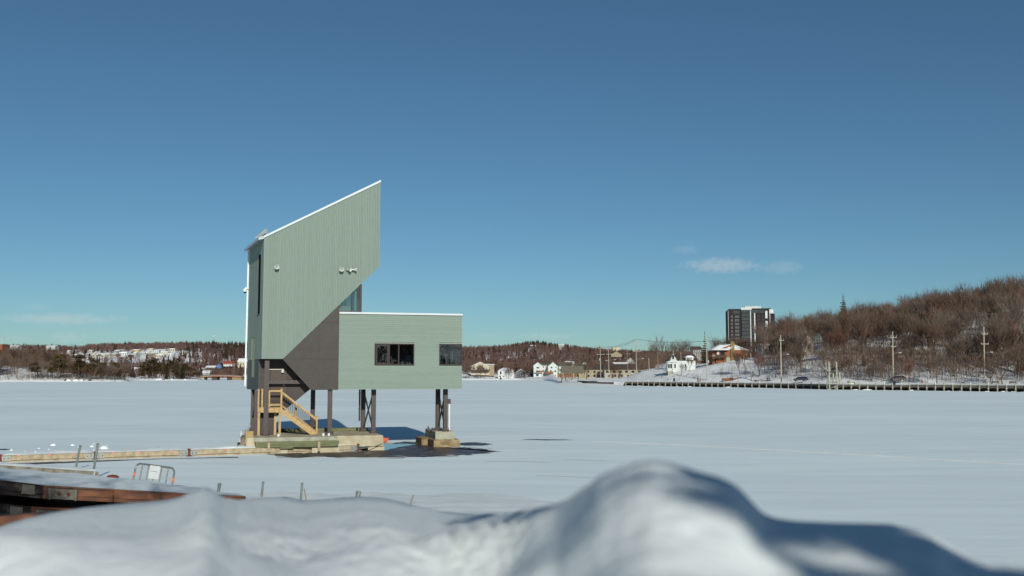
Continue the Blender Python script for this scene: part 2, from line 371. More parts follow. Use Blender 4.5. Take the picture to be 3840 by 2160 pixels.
CREST = [(-400, 2010, 4.5), (0, 1985, 4.5), (60, 1962, 4.5), (120, 1945, 4.5), (200, 1926, 4.6), (330, 1904, 4.8), (450, 1892, 5), (560, 1882, 5.2), (640, 1874, 5.1), (690, 1864, 4.9), (735, 1838, 4.6), (775, 1825, 4.4), (808, 1836, 4.4), (850, 1866, 4.7), (900, 1874, 5.5), (1000, 1866, 7), (1080, 1862, 9), (1150, 1877, 9), (1250, 1869, 8), (1350, 1861, 8), (1450, 1868, 8), (1550, 1892, 8), (1650, 1916, 7), (1750, 1926, 5.5), (1900, 1925, 4), (2000, 1907, 3), (2087, 1892, 2.7), (2160, 1850, 2.4), (2236, 1792, 2.2), (2325, 1752, 2.1), (2400, 1733, 2.05), (2444, 1729, 2.05), (2534, 1744, 2.1), (2620, 1768, 2.2), (2683, 1788, 2.25), (2750, 1818, 2.3), (2788, 1856, 2.35), (2850, 1925, 2.5), (2900, 1945, 2.6), (3000, 1955, 2.7), (3150, 1960, 2.7), (3320, 1966, 2.7), (3420, 1985, 2.6), (3480, 2008, 2.5), (3560, 2060, 2.4), (3640, 2098, 2.3), (3700, 2116, 2.3), (3840, 2130, 2.3), (4000, 2126, 2.3), (4400, 2150, 2.3)]
def bank_cols():
    mb = MB(); px0 = np.arange(-1800, 6001, 16); ts = list(np.linspace(0, 1, 46)); tail = [.02, .05, .1, .18, .3, .5, .8, 1.3, 2.2, 3.6, 5.5]
    n = len(ts) + len(tail)
    for px in px0:
        py = lerp([(a, b) for a, b, c in CREST], px); dc = lerp([(a, c) for a, b, c in CREST], px)
        tcr = math.tan(math.atan((py - 1080) / FPX) - PITCH)
        for t in ts:
            inv = 1 / .62 + (1 / dc - 1 / .62) * t ** .85; d = 1 / inv
            tt = tcr + (.40 - tcr) * (inv - 1 / dc) / (1 / .62 - 1 / dc)
            x = xof(px, d)
            env = sstep(0, .22, 1 - t)
            b = (.12 * fb(x * 1.2 + .35 * d, d * 1.7, 2., 2) + .014 * min(1, 1.5 / d) ** 2.5 * fb(x * 4, d * 5, 5., 3)) * d ** .55 * .8 * env
            mb.v.append(Vector((x, d, CAMZ - d * tt + b + .008 * min(1, 1.5 / d) ** 2.5 * fb(x * 9, d * 9, 7., 2))))
        for s_ in tail:
            d = dc + s_; x = xof(px, d)
            mb.v.append(Vector((x, d, CAMZ - dc * tcr - (.55 * s_ + .5 * min(s_, 1.2) ** 2 * .6) + .03 * fb(x * 3, d * 3, 1.) * min(1, s_ * 3))))
    for i in range(len(px0) - 1):
        for k in range(n - 1): mb.f.append((i * n + k, (i + 1) * n + k, (i + 1) * n + k + 1, i * n + k + 1)); mb.mi.append(0)
    return mb
tag(bank_cols().obj('snow_bank', 'bank', smooth=True), 'ploughed bank of soft blurred snow in the foreground', kind='structure')

# ------------------------------------------------------------------ the judging tower on its piers
TH = R(16); B0 = WY(1268.2, 1461, 62.0); B0.z = 0
EX = Vector((math.cos(TH), math.sin(TH), 0)); EY = Vector((-math.sin(TH), math.cos(TH), 0))
def BL(u, v, z): return B0 + EX * u + EY * v + Vector((0, 0, z))
tw = Thing('lakeside_tower', 'sage green timber-clad tower building with slanted top, standing on steel columns over the ice', 'building', BL(0, 0, 0), TH)
# everything in the local frame: x along the front, y to the back, z up
UL, SK = -4.645, -.118                   # left front corner, skew of the left wall
TD = 6.2                                 # depth of the tower
TOPS = [(UL, 13.0), (2.485, 16.85)]
def ztop(u): return lerp(TOPS, u)
def zbot(u): return max(5.58, 5.58 + (u + 3.38) * (11.46 - 5.58) / (2.485 + 3.38))
def prism(pts, y0, y1, sk=0.):           # pts (u,z) extruded in y
    return MB().loft([(u, y0, z) for u, z in pts], [(u + sk * (y1 - y0), y1, z) for u, z in pts])
# inner body of the tower (behind the boards), with the glazed lookout room left open
body = [(UL + .03, 5.6), (-3.37, 5.6), (-.02, 8.96), (-.02, 16.85 - 2.525 * .54 - .03), (UL + .03, 12.97)]
mb = MB(); A = [(u, .06, z) for u, z in body]; Bk = [(u + (SK * TD if u < -4 else 0), TD, z) for u, z in body]; mb.loft(A, Bk)
body2 = [(-.02, 8.96), (.0, 8.98), (2.45, 11.45), (2.45, 16.82), (-.02, 15.5)]
A = [(-.02, .06, 9.0), (2.45, .06, 11.47), (2.45, .06, 16.8), (-.02, .06, 15.48)]
mb.loft(A, [(u, TD, z) for u, y, z in A])
core = tw.part('tower_body', mb, 'panel2')
# vertical boards on the front, one by one
bw = .102; u = UL + .001; k = 0
while u < 2.485 - .01:
    a, b = u + .003, min(2.485, u + bw) - .003
    q = []
    ua, ub = a, b
    dy = random.uniform(0, .006)
    pts = [(ua, zbot(ua)), (ub, zbot(ub)), (ub, ztop(ub)), (ua, ztop(ua))]
    tw.part('siding_board', prism(pts, .0 - dy, .055), 'sage', core)
    u += bw; k += 1
# vertical boards on the left wall
nb = 60
def LWP(v, z, off=0.): return Vector((UL + SK * v - off, v, z))
SLIT = (1.15, 2.06, 8.40, 12.15); SLOT = (3.0, 4.2, 5.58, 7.02)
for i in range(nb):
    v0 = TD * i / nb + .004; v1 = TD * (i + 1) / nb - .004
    spans = [(5.58, 12.98)]
    for a, b, c, d in (SLIT, SLOT):
        if v0 < b and v1 > a: spans = [q for s0, s1 in spans for q in ((s0, min(s1, c)), (max(s0, d), s1)) if q[1] - q[0] > .05]
    for z0, z1 in spans:
        mb = MB(); o = random.uniform(.0, .005)
        mb.loft([LWP(v0, z0, o), LWP(v1, z0, o), LWP(v1, z1, o), LWP(v0, z1, o)], [LWP(v0, z0, -.05), LWP(v1, z0, -.05), LWP(v1, z1, -.05), LWP(v0, z1, -.05)])
        tw.part('siding_board', mb, 'sage', core)
# slit window and lower slot: recessed, with jambs
mb = MB(); a, b, c, d = SLIT
mb.loft([LWP(a, c, -.006), LWP(b, c, -.006), LWP(b, d, -.006), LWP(a, d, -.006)], [LWP(a, c, -.049), LWP(b, c, -.049), LWP(b, d, -.049), LWP(a, d, -.049)])
win = tw.part('slit_window', mb, pm('slit_brown', (.026, .011, .009), (.02, .009, .008), 1., spec=0.), core)
mb = MB(); mb.loft([LWP(a - .05, c - .08, .03), LWP(b + .05, c - .08, .03), LWP(b + .05, c - .02, .03), LWP(a - .05, c - .02, .03)], [LWP(a - .05, c - .08, -.04), LWP(b + .05, c - .08, -.04), LWP(b + .05, c - .02, -.04), LWP(a - .05, c - .02, -.04)])
tw.part('sill', mb, 'panel', win)
mb = MB(); a, b = 3.0, 4.2
mb.loft([LWP(a, 4.45, -.03), LWP(b, 4.45, -.03), LWP(b, 7.02, -.03), LWP(a, 7.02, -.03)], [LWP(a, 4.45, -.045), LWP(b, 4.45, -.045), LWP(b, 7.02, -.045), LWP(a, 7.02, -.045)])
tw.part('recess_panel', mb, pm('pale_green_reveal', (.36, .38, .24), rough=.7), core)
mb = MB(); mb.loft([LWP(2.93, 4.5, -.03), LWP(3.0, 4.5, -.03), LWP(3.0, 5.2, -.03), LWP(2.93, 5.2, -.03)], [LWP(2.93, 4.5, -.048), LWP(3.0, 4.5, -.048), LWP(3.0, 5.2, -.048), LWP(2.93, 5.2, -.048)])
tw.part('jamb', mb, 'wood', core)
# lower dark part of the left wall
for (v0, v1, z0, z1) in ((1.25, 3.0, 3.66, 5.57), (4.2, 6.2, 3.66, 5.57), (3.0, 4.2, 3.66, 4.45)):
    mb = MB(); mb.loft([LWP(v0, z0, -.02), LWP(v1 - .006, z0, -.02), LWP(v1 - .006, z1, -.02), LWP(v0, z1, -.02)], [LWP(v0, z0, -.35), LWP(v1 - .006, z0, -.35), LWP(v1 - .006, z1, -.35), LWP(v0, z1, -.35)])
    tw.part('wall_panel', mb, 'panel', core)
# roof: white edge trim, eave board, snow guards
mb = MB(); mb.loft([(UL - .02, -.07, 12.99), (2.50, -.07, 16.845), (2.50, -.07, 16.99), (UL - .02, -.07, 13.12)], [(UL - .02 + SK * 6.4, TD + .15, 12.99), (2.50, TD + .15, 16.845), (2.50, TD + .15, 16.99), (UL - .02 + SK * 6.4, TD + .15, 13.12)])
roof = tw.part('tower_roof', mb, 'trim')
mb = MB(); mb.loft([LWP(-.03, 12.86, .34), LWP(6.3, 12.86, .34), LWP(6.3, 13.03, .34), LWP(-.03, 13.03, .34)], [LWP(-.03, 12.95, .0), LWP(6.3, 12.95, .0), LWP(6.3, 13.12, .0), LWP(-.03, 13.12, .0)])
tw.part('eave_gutter', mb, pm('pale_gutter', (.42, .47, .5), rough=.4), roof)
for i in range(10):
    v = 1.05 + i * .44 - .8; uu = UL + SK * v + .18
    mb = MB(); zz = ztop(UL) + .12 + .06
    mb.box((uu, v, zz), (uu + .04, v + .05, zz + .40)).box((uu - .12, v, zz + .34), (uu + .04, v + .05, zz + .40)).box((uu - .12, v, zz + .16), (uu + .04, v + .05, zz + .22)).box((uu - .14, v, zz - .06), (uu + .1, v + .05, zz))
    tw.part('snow_guard', mb, 'hgrey', roof)
# white pipe down the back left corner and dome camera
mb = MB(); mb.box((-.05, 0, 0), (.05, .08, 9.05), lambda p: Vector((UL + SK * 6.25 - .05 + p.x + (p.z - 9) * .004, 6.22 + p.y, 3.85 + p.z)))
tw.part('corner_trim', mb, 'white')
mb = MB(); mb.box((-5.62, 6.1, 10.32), (-5.38, 6.2, 10.42)).lathe([(.03, 0), (.11, .02), (.12, .14), (.1, .2), (.04, .24)], (-5.62, 6.1, 10.12))
dc = tw.part('dome_camera', mb, 'white', smooth=False); mb = MB().lathe([(.01, -.1), (.06, -.08), (.085, -.02), (.085, .02)], (-5.62, 6.1, 10.12)); tw.part('lens', mb, 'black', dc)
# horn loudspeakers
def horn(u, z, ax, rear=False):
    ax = Vector(ax).normalized(); c = Vector((u, -.20, z))
    mb = MB().lathe([(.035, -.16), (.05, -.10), (.055, -.02), (.09, .07), (.142, .14), (.145, .155), (.125, .15), (.075, .08), (.03, .03)], c, 16, ax)
    h = tw.part('horn_speaker', mb, 'horn', smooth=False)
    mb = MB().lathe([(.045, 0), (.05, .05), (.03, .1), (.008, .115)], c + ax * .02, 12, ax); tw.part('horn_driver', mb, 'hgrey', h)
    mb = MB().tube((u, .0, z - .02), c - ax * .08, .022).box((u - .05, -.03, z - .1), (u + .05, .0, z + .06)); tw.part('bracket', mb, 'galv', h)
horn(-3.88, 11.20, (.1, -1, -.05)); horn(.08, 11.17, (-.05, -1, -.05)); horn(.50, 11.16, (.75, -.75, 0)); horn(.86, 11.17, (1, -.12, 0))

# dark panels under the slant: each panel between its joints
def clip(poly, f):
    out = []
    for i in range(len(poly)):
        a, b = poly[i], poly[(i + 1) % len(poly)]; fa, fb_ = f(a), f(b)
        if fa >= 0: out.append(a)
        if fa * fb_ < 0: t = fa / (fa - fb_); out.append((a[0] + (b[0] - a[0]) * t, a[1] + (b[1] - a[1]) * t))
    return out
DP = [(-3.40, 5.58), (-1.655, 3.68), (-.006, 3.68), (-.006, 8.96)]
us, zs = [-3.6, -2.385, -1.19, .0], [3.5, 5.585, 7.84, 9.2]
for i in range(3):
    for j in range(3):
        p = DP
        for f in (lambda q, a=us[i]: q[0] - a - .005, lambda q, a=us[i + 1]: a - .005 - q[0], lambda q, a=zs[j]: q[1] - a - .005, lambda q, a=zs[j + 1]: a - .005 - q[1]):
            p = clip(p, f) if len(p) > 2 else []
        if len(p) > 2: tw.part('facade_panel', prism(p, .03, .06), 'panel')
mb = prism(DP, .061, .35); tw.part('panel_backing', mb, 'rust')
# core wall behind the entry, with its own slanting underside down to the slab
CW = [(-4.62, .95), (-3.72, .95), (-3.72, 1.95), (-1.62, 3.70), (-1.62, 5.58), (-4.62, 5.58)]
for i, (ua, ub) in enumerate(((-4.7, -3.95), (-3.95, -2.75), (-2.75, -1.6))):
    for za, zb in ((.9, 2.6), (2.6, 4.30), (4.30, 5.6)):
        p = CW
        for f in (lambda q, a=ua: q[0] - a - .004, lambda q, a=ub: a - .004 - q[0], lambda q, a=za: q[1] - a - .004, lambda q, a=zb: a - .004 - q[1]):
            p = clip(p, f) if len(p) > 2 else []
        if len(p) > 2: tw.part('core_wall_panel', prism(p, 1.2, 1.24), 'panel2')
tw.part('core_wall', prism(CW, 1.241, 4.2), 'panel2')
mb = MB().box((-4.0, 1.17, 3.0), (-3.1, 1.199, 5.0)); d_ = tw.part('entry_door', mb, pm('brown_door', (.085, .058, .045), rough=.5))
tw.part('handle', MB().box((-3.25, 1.13, 3.9), (-3.2, 1.17, 4.1)), 'galv', d_)
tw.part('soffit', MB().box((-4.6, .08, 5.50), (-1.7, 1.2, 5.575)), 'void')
tw.part('cross_beam', MB().box((-4.2, .75, 4.05), (-1.75, .95, 4.28)), 'steel')
mb = MB().tube((-4.3, 1.1, 4.93), (-3.38, 1.1, 4.93), .03); cd = tw.part('conduit', mb, 'horn')
mb = MB().lathe([(.10, 0), (.09, .12), (.06, .22), (.02, .24)], (-3.32, 1.05, 4.74)); tw.part('lamp_head', mb, 'horn', cd)
mb = MB().tube((-3.25, 1.1, 4.93), (-2.85, 1.1, 4.93), .015).lathe([(.02, -.06), (.07, -.03), (.07, .03), (.02, .06)], (-2.8, 1.1, 4.93)); tw.part('sensor', mb, 'steel', cd)

# glazed lookout between slant and low roof
GR, GB, GD = 1.40, 8.52, 5.0
lk = tw.part('lookout_frame', MB().box((GR - .13, .10, GB), (GR, .22, 10.30)).box((.0, .10, GB), (GR - .131, .20, GB + .07)), 'frame')
for a_, b_ in (((GR - .10, GD - .1, GB), (GR, GD, 12.0)), ((GR - .1, 2.4, GB), (GR - .02, 2.5, 11.0)), ((0, GD - .08, GB), (GR - .101, GD, GB + .08))): tw.part('frame_bar', MB().box(a_, b_), 'frame', lk)
tw.part('glass_pane', MB().box((.02, .14, GB + .07), (GR - .13, .15, 10.2)), 'glass2', lk)
tw.part('glass_pane', MB().box((GR - .06, .22, GB + .05), (GR - .05, GD - .1, 11.5)), 'glass2', lk)
tw.part('glass_pane', MB().box((.02, GD - .05, GB + .05), (GR - .1, GD - .04, 11.5)), 'glass2', lk)
mb = MB().cbox((.03, .5, GB + .05), (.75, .9, GB + .42), .06); tw.part('desk', mb, 'pinkwhite', lk)
for x, y, wd in ((.28, 3.9, .05), (.50, 3.9, .12), (.70, 3.9, .05), (.84, 4.3, .06), (.12, 3.6, .18)): tw.part('interior_slat', MB().box((x, y, GB + .06), (x + wd, y + .04, 10.9)), 'hgrey', lk)
tw.part('curtain_strip', MB().box((.97, .35, GB + .06), (1.10, .38, 10.1)), 'pinkwhite', lk)
mb = MB().tube((1.16, .4, GB + .06), (1.16, .4, 9.1), .012).lathe([(.02, 0), (.05, .05), (.06, .12), (.03, .2)], (1.16, .4, 9.05)); tw.part('desk_lamp', mb, 'steel', lk)

# low wing: clapboards cut round the two windows
LW, LZ0, LZ1, LD = 7.85, 3.70, 8.40, 6.6
W1 = (2.225, 4.75, 5.20, 6.58); W2 = (6.36, LW, 5.20, 6.58)
rows = 38; rh = (LZ1 - LZ0) / rows
wing = tw.part('wing_floor', MB().box((.02, .12, LZ0 + .02), (LW - .05, LD, LZ0 + .3)), 'panel2')
for r in range(rows):
    z0 = LZ0 + r * rh; z1 = z0 + rh
    cuts = [(.0, LW)]
    for a, b, c, d in (W1, W2):
        if z0 < d - .02 and z1 > c + .02: cuts = [q for s0, s1 in cuts for q in ((s0, min(s1, a)), (max(s0, b), s1)) if q[1] - q[0] > .05]
    segs = []
    for s0, s1 in cuts:
        x = s0
        while x < s1 - .01:
            e = min(s1, x + random.uniform(1.8, 4.2))
            if s1 - e < .5: e = s1
            segs.append((x, e)); x = e
    for s0, s1 in segs:
        mb = MB(); g = .002
        mb.loft([(s0 + g, -.036, z0), (s0 + g, .03, z0), (s0 + g, .03, z1 + .01), (s0 + g, -.006, z1 + .01)], [(s1 - g, -.036, z0), (s1 - g, .03, z0), (s1 - g, .03, z1 + .01), (s1 - g, -.006, z1 + .01)])
        tw.part('clapboard', mb, 'sageh', wing)
# wall behind the boards, with openings; side and back walls, ceiling, roof trim
def wallrect(u0, u1, z0, z1, y0=.032, y1=.12, m='room', nm='wall'): return tw.part(nm, MB().box((u0, y0, z0), (u1, y1, z1)), m, wing)
wallrect(.0, LW, LZ0, 5.20); wallrect(.0, LW, 6.58, LZ1); wallrect(.0, W1[0], 5.205, 6.575); wallrect(W1[1], W2[0], 5.205, 6.575)
tw.part('side_wall', MB().box((LW - .09, .121, LZ0), (LW, LD, 5.18)).box((LW - .09, .121, 6.6), (LW, LD, LZ1)).box((LW - .09, 2.6, 5.181), (LW, LD, 6.599)), 'sageh', wing)
tw.part('back_wall', MB().box((.0, LD + .001, LZ0), (LW, LD + .1, LZ1)), 'sageh', wing)
tw.part('ceiling', MB().box((.0, .13, 7.2), (LW - .1, LD, 7.3)), 'hbrown', wing)
tw.part('partition', MB().box((5.2, .2, LZ0 + .3), (5.3, LD, 7.19)), 'hbrown', wing)
tw.part('inner_wall', MB().box((.05, 3.4, LZ0 + .3), (5.19, 3.5, 7.19)), 'hbrown', wing)
tw.part('wing_roof', MB().box((-.0, -.05, LZ1 + .005), (LW + .03, LD + .1, LZ1 + .125)), 'trim', wing)
tw.part('flashing', MB().box((.0, -.034, LZ1 - .03), (LW + .01, -.004, LZ1 + .004)), 'frame', wing)
def window(u0, u1, z0, z1, mull, corner=False):
    mb = MB(); t = .085; y0, y1 = -.055, .06
    mb.box((u0, y0, z0), (u1, y1, z0 + t)).box((u0, y0, z1 - .06), (u1, y1, z1)).box((u0, y0 + .002, z0 + t), (u0 + .06, y1, z1 - .06))
    if not corner: mb.box((u1 - .06, y0 + .002, z0 + t), (u1, y1, z1 - .06))
    else: mb.box((u1 - .05, y0 + .002, z0 + t), (u1 - .0, .05, z1 - .06)).box((u1 - .05, .06, z0), (u1, 2.6, z0 + t)).box((u1 - .05, .06, z1 - .06), (u1, 2.6, z1))
    for u in mull: mb.box((u - .035, y0 + .004, z0 + t), (u + .035, y1, z1 - .06))
    f = tw.part('window', mb, 'frame', wing)
    tw.part('pane', MB().box((u0 + .06, .005, z0 + t), (u1 - .055, .015, z1 - .06)), 'glass', f)
    if corner: tw.part('pane', MB().box((u1 - .03, .06, z0 + t), (u1 - .02, 2.6, z1 - .06)), 'glass2', f)
    return f
f1 = window(*W1, [3.15])
mb = MB(); mb.box((2.32, -.02, 5.30), (2.40, .03, 6.5)).box((3.02, -.02, 5.30), (3.11, .03, 6.5)).box((2.4, -.02, 5.30), (3.02, .03, 5.37)).box((2.4, -.02, 6.43), (3.02, .03, 6.5)); tw.part('sash', mb, 'frame', f1)
tw.part('sash_bar', MB().box((3.72, -.01, 5.285), (3.79, .04, 6.52)), 'frame', f1)
for x, h_, y in ((2.62, .75, 1.2), (2.95, .8, 1.0), (3.3, .9, 1.3)): tw.part('stand', MB().tube((x, y, 4.0), (x + .04, y, 5.25 + h_), .03, .02).lathe([(.02, 0), (.07, .06), (.05, .18)], (x + .04, y, 5.25 + h_)), 'hgrey', wing)
tw.part('monitor', MB().box((4.25, 1.1, 5.15), (4.75, 1.16, 5.62)).box((4.46, 1.12, 4.6), (4.54, 1.15, 5.15)), 'black', wing)
tw.part('shelf', MB().box((2.3, 1.6, 5.15), (4.7, 2.1, 5.24)).box((2.4, 1.62, 4.1), (2.46, 2.0, 5.15)).box((4.55, 1.62, 4.1), (4.6, 2.0, 5.15)), 'hgrey', wing)
f2 = window(*W2, [], True)
for i, x in enumerate(np.linspace(6.35, 7.6, 9)): tw.part('interior_slat', MB().box((x, 2.2 + .12 * (i % 3), LZ0 + .31), (x + .07, 2.26 + .12 * (i % 3), 7.15)), 'hbrown' if i % 2 else 'hgrey', wing)
for x, zt, wd in ((6.98, 5.95, .16), (7.15, 5.92, .06), (7.28, 5.9, .05), (7.40, 6.38, .09), (6.72, 5.45, .14)): tw.part('white_board', MB().box((x, 1.0, LZ0 + .3), (x + wd, 1.04, zt)), 'hwhite', wing)
mb = MB(); mb.loft([(6.43, .35, 5.28), (6.70, .35, 5.28), (6.70, .6, 5.28), (6.43, .6, 5.28)], [(6.40, .33, 5.56), (6.73, .33, 5.56), (6.73, .62, 5.56), (6.40, .62, 5.56)]); mb.box((6.38, .31, 5.561), (6.75, .64, 5.60))
bb = tw.part('blue_bin', mb, 'bluebin', wing)
def text(body, size, name, mat, loc, rot, parent=None):
    c = bpy.data.curves.new(name, 'FONT'); c.body = body; c.size = size; c.align_x = 'CENTER'; c.align_y = 'CENTER'; c.extrude = .001
    t = bpy.data.objects.new(name, c); COL.objects.link(t); dg = bpy.context.evaluated_depsgraph_get(); dg.update()
    me = bpy.data.meshes.new_from_object(t.evaluated_get(dg)); COL.objects.unlink(t); bpy.data.objects.remove(t)
    me.materials.clear(); me.materials.append(M[mat]); o = bpy.data.objects.new(name, me); COL.objects.link(o); o.location = loc; o.rotation_euler = rot
    if parent: o.parent = parent
    return o
text('BJ', .11, 'bin_lettering', 'hwhite', (6.565, .335, 5.42), (math.pi / 2, 0, 0), bb)

# steel columns (wide-flange), braces, plates
def column(u, v, z0, z1, s=.27):
    mb = MB(); t = .025
    mb.box((u - s / 2, v - s / 2, z0), (u + s / 2, v - s / 2 + t, z1)).box((u - s / 2, v + s / 2 - t, z0), (u + s / 2, v + s / 2, z1)).box((u - t / 2, v - s / 2 + t, z0), (u + t / 2, v + s / 2 - t, z1))
    c = tw.part('column', mb, 'steel')
    tw.part('base_plate', MB().box((u - .24, v - .24, z0 - .045), (u + .24, v + .24, z0 - .001)), 'steel', c)
    for a in (-.19, .19):
        for b in (-.19, .19): tw.part('anchor_bolt', MB().tube((u + a, v + b, z0 - .02), (u + a, v + b, z0 + .16), .022, .02, 6).tube((u + a, v + b, z0), (u + a, v + b, z0 + .05), .04, .04, 6), 'steel', c)
    return c
SZ = .955
column(-4.31, .18, SZ, 5.47); column(-.46, .32, SZ, 3.68); column(2.34, .95, SZ, 3.68); column(1.97, 3.1, SZ, 3.68)
column(6.99, .95, 1.02, 3.68); column(6.80, 2.4, 1.02, 3.68); column(-1.28, 3.0, SZ, 3.68); column(-4.86, .75, SZ, 3.66); column(-4.98, 4.3, SZ, 3.66)
def brace(a, b, nm='brace'): tw.part(nm, MB().beam(a, b, .07, .09), 'steel')
brace((2.34, 1.08, 1.15), (1.97, 2.97, 3.60)); brace((1.99, 2.97, 1.15), (2.36, 1.08, 3.6)); brace((6.99, 1.08, 1.2), (6.80, 2.27, 3.5)); brace((6.82, 2.27, 1.2), (7.01, 1.08, 3.5)); brace((-4.98, 4.17, 1.9), (-4.86, .9, 3.5)); brace((-4.95, 4.17, 3.5), (-4.83, .9, 1.9))
mb = MB().tube((1.62, 2.2, 1.65), (1.62, 2.2, 3.7), .055); hp = tw.part('hanging_pipe', mb, 'steel')
for z in (2.42, 3.42): tw.part('pipe_clamp', MB().tube((1.5, 2.2, z), (1.95, 2.9, z), .015), 'galv', hp)
mb = MB().tube((7.24, .9, 1.0), (7.24, .9, 2.75), .055); wp = tw.part('white_pipe', mb, 'white'); tw.part('pipe_cap', MB().box((7.15, .82, 2.74), (7.32, .98, 3.05)), 'steel', wp)

# concrete footings
tw.part('main_slab', MB().cbox((-5.45, -1.2, .27), (2.65, 5.4, .92), .05), 'concl')
tw.part('front_slab', MB().cbox((-5.0, -2.0, .71), (-.2, -1.201, .945), .03), 'conc')
for i, (z0, z1) in enumerate(((.58, .70), (.46, .575), (.37, .455))): tw.part('fender_timber', MB().box((-4.95, -2.09, z0), (-.12 - .02 * i, -1.95, z1)), 'greenwood')
for u0, u1 in ((-4.98, -3.1), (-1.7, -.1)): tw.part('footing_block', MB().cbox((u0, -1.9, -.3), (u1, -1.21, .365), .03), 'concl')
tw.part('footing_block', MB().cbox((-3.09, -1.6, .05), (-1.71, -1.21, .34), .03), 'conct')
tw.part('footing_block', MB().cbox((1.75, -1.1, -.3), (2.75, .4, .265), .05), 'concl'); tw.part('footing_block', MB().cbox((-5.3, -.9, -.3), (-.3, 4, .265), .05), 'conct')
for u in (-4.2, -1.3): tw.part('strap', MB().box((u - .07, -2.115, .1), (u + .07, -2.09, .66)), 'woodold')
tw.part('timber_pad', MB().box((-3.55, -2.1, .29), (-2.8, -1.95, .366)), 'greenwood')
tw.part('red_plate', MB().loft([(2.66, -.9, .42), (2.95, -.9, .42), (3.05, -.9, .72), (2.66, -.9, .74)], [(2.66, -.6, .42), (2.95, -.6, .42), (3.05, -.6, .72), (2.66, -.6, .74)]), 'orangered')
tw.part('pier_block', MB().cbox((6.15, .5, -.3), (7.85, 2.4, .47), .05), 'conct'); tw.part('pier_block', MB().cbox((5.75, 2.55, -.3), (7.5, 4.6, .47), .05), 'conct')
tw.part('pier_cap', MB().cbox((6.3, .72, .471), (7.55, 4.1, .985), .04), 'conc')
for u, v in ((6.4, 3.6), (6.35, 2.0), (6.6, 1.0)): tw.part('pier_bolt', MB().tube((u, v, .97), (u, v, 1.16), .05, .05, 8).box((u - .14, v - .1, .986), (u + .14, v + .1, 1.01)), 'steel')
for u in (-3.6, -.95, -.62): tw.part('slab_cap', MB().lathe([(.07, 0), (.075, .14), (.05, .16)], (u, -.9, .92)), 'white')
for v in (3.9, 4.5): tw.part('rear_timber', MB().box((-3.4, v, .93), (2.4, v + .18, 1.10)), 'greenwood')
mb = MB(); pts = [Vector((1.05, -2.05, .18)), Vector((1.6, -1.7, .22)), Vector((2.2, -1.35, .3)), Vector((2.6, -1.22, .42)), Vector((2.85, -.95, .55))]
mb.poly(pts, .022, 6); tw.part('mooring_rope', mb, 'rope')
# box, white conduit and bumper on the left end of the slab
tw.part('plywood_box', MB().box((-5.50, -.7, .45), (-5.06, .0, 1.25)), 'wood'); tw.part('side_deck', MB().box((-5.78, .02, .38), (-5.46, 2.2, .86)), 'greywood')
tw.part('conduit_run', MB().poly([Vector((-4.98, 4.62, 3.66)), Vector((-5.02, 4.6, 1.35)), Vector((-5.25, 3.2, 1.2)), Vector((-5.72, .9, 1.16)), Vector((-5.80, .6, .5))], .03, 8), 'white')
tw.part('tyre_fender', MB().lathe([(.06, -.3), (.10, -.2), (.10, .2), (.06, .3)], (-5.86, .4, .25)), 'black')

# timber stair with landing
SD0, SD1 = .45, 1.12; LZ = 2.62
for u in np.arange(-4.78, -3.45, .14): tw.part('deck_board', MB().box((u, SD0, LZ - .04), (u + .133, SD1, LZ)), 'wood')
for i in range(10): tw.part('skirt_board', MB().box((-4.79 + i * .138, SD0 - .03, LZ - .31), (-4.79 + i * .138 + .132, SD0 - .003, LZ - .045)), 'wood')
for u, v in ((-4.72, .5), (-3.47, .5), (-3.72, 1.05)): tw.part('post', MB().box((u - .07, v - .07, SZ - .03), (u + .07, v + .07, LZ - .315)), 'wood')
def rpost(u, v, z0, z1, s=.05):
    p = tw.part('rail_post', MB().box((u - s, v - s, z0), (u + s, v + s, z1)), 'wood'); tw.part('cap', MB().lathe([(.075, 0), (.08, .03), (.05, .06)], (u, v, z1), 8), 'wood', p)
for u, v in ((-4.76, .42), (-4.55, .40), (-3.40, .40)): rpost(u, v, LZ - .3, LZ + 1.08)
rpost(-3.40, 1.14, LZ - .3, LZ + 1.0); rpost(-1.24, .40, SZ, SZ + 1.05); rpost(-1.24, 1.16, SZ, SZ + 1.02); rpost(-2.45, 1.16, SZ + .6, SZ + 1.8)
tw.part('hand_rail', MB().box((-4.15, .36, LZ + .95), (-3.45, .44, LZ + 1.05)), 'wood'); tw.part('hand_rail', MB().box((-4.15, .36, LZ + .10), (-3.45, .44, LZ + .22)), 'wood'); tw.part('hand_rail', MB().box((-4.17, .37, LZ), (-4.08, .43, LZ + 1.02)), 'wood')
NS = 9; RI = (LZ - SZ) / NS; RU = 2.16 / (NS - 1)
for k in range(1, NS):
    u0 = -3.42 + (k - 1) * RU; z = LZ - k * RI
    tw.part('tread', MB().box((u0 - .02, SD0 - .02, z - .04), (u0 + RU + .02, SD1, z)), 'wood')
for v in (SD0 - .06, SD1 + .001):
    mb = MB(); A = [(-3.43, LZ - .02), (-1.22, SZ + .08), (-1.22, SZ - .02), (-1.62, SZ - .02), (-3.43, LZ - .36)]
    mb.loft([(a, v, b) for a, b in A], [(a, v + .04, b) for a, b in A]); tw.part('stringer', mb, 'wood')
for v in (.40, 1.16):
    tw.part('hand_rail', MB().beam((-3.36, v, LZ + .90), (-1.28, v, SZ + .92), .05, .12), 'wood'); tw.part('hand_rail', MB().beam((-3.36, v, LZ + .10), (-1.28, v, SZ + .16), .05, .10), 'wood')
    for k in range(17):
        t = (k + .5) / 17; u = -3.36 + 2.08 * t; zb = LZ + .10 + (SZ + .16 - LZ - .10) * t; zt = LZ + .90 + (SZ + .92 - LZ - .90) * t
        tw.part('baluster', MB().box((u - .011, v - .04, zb), (u + .011, v - .018, zt)), 'black')
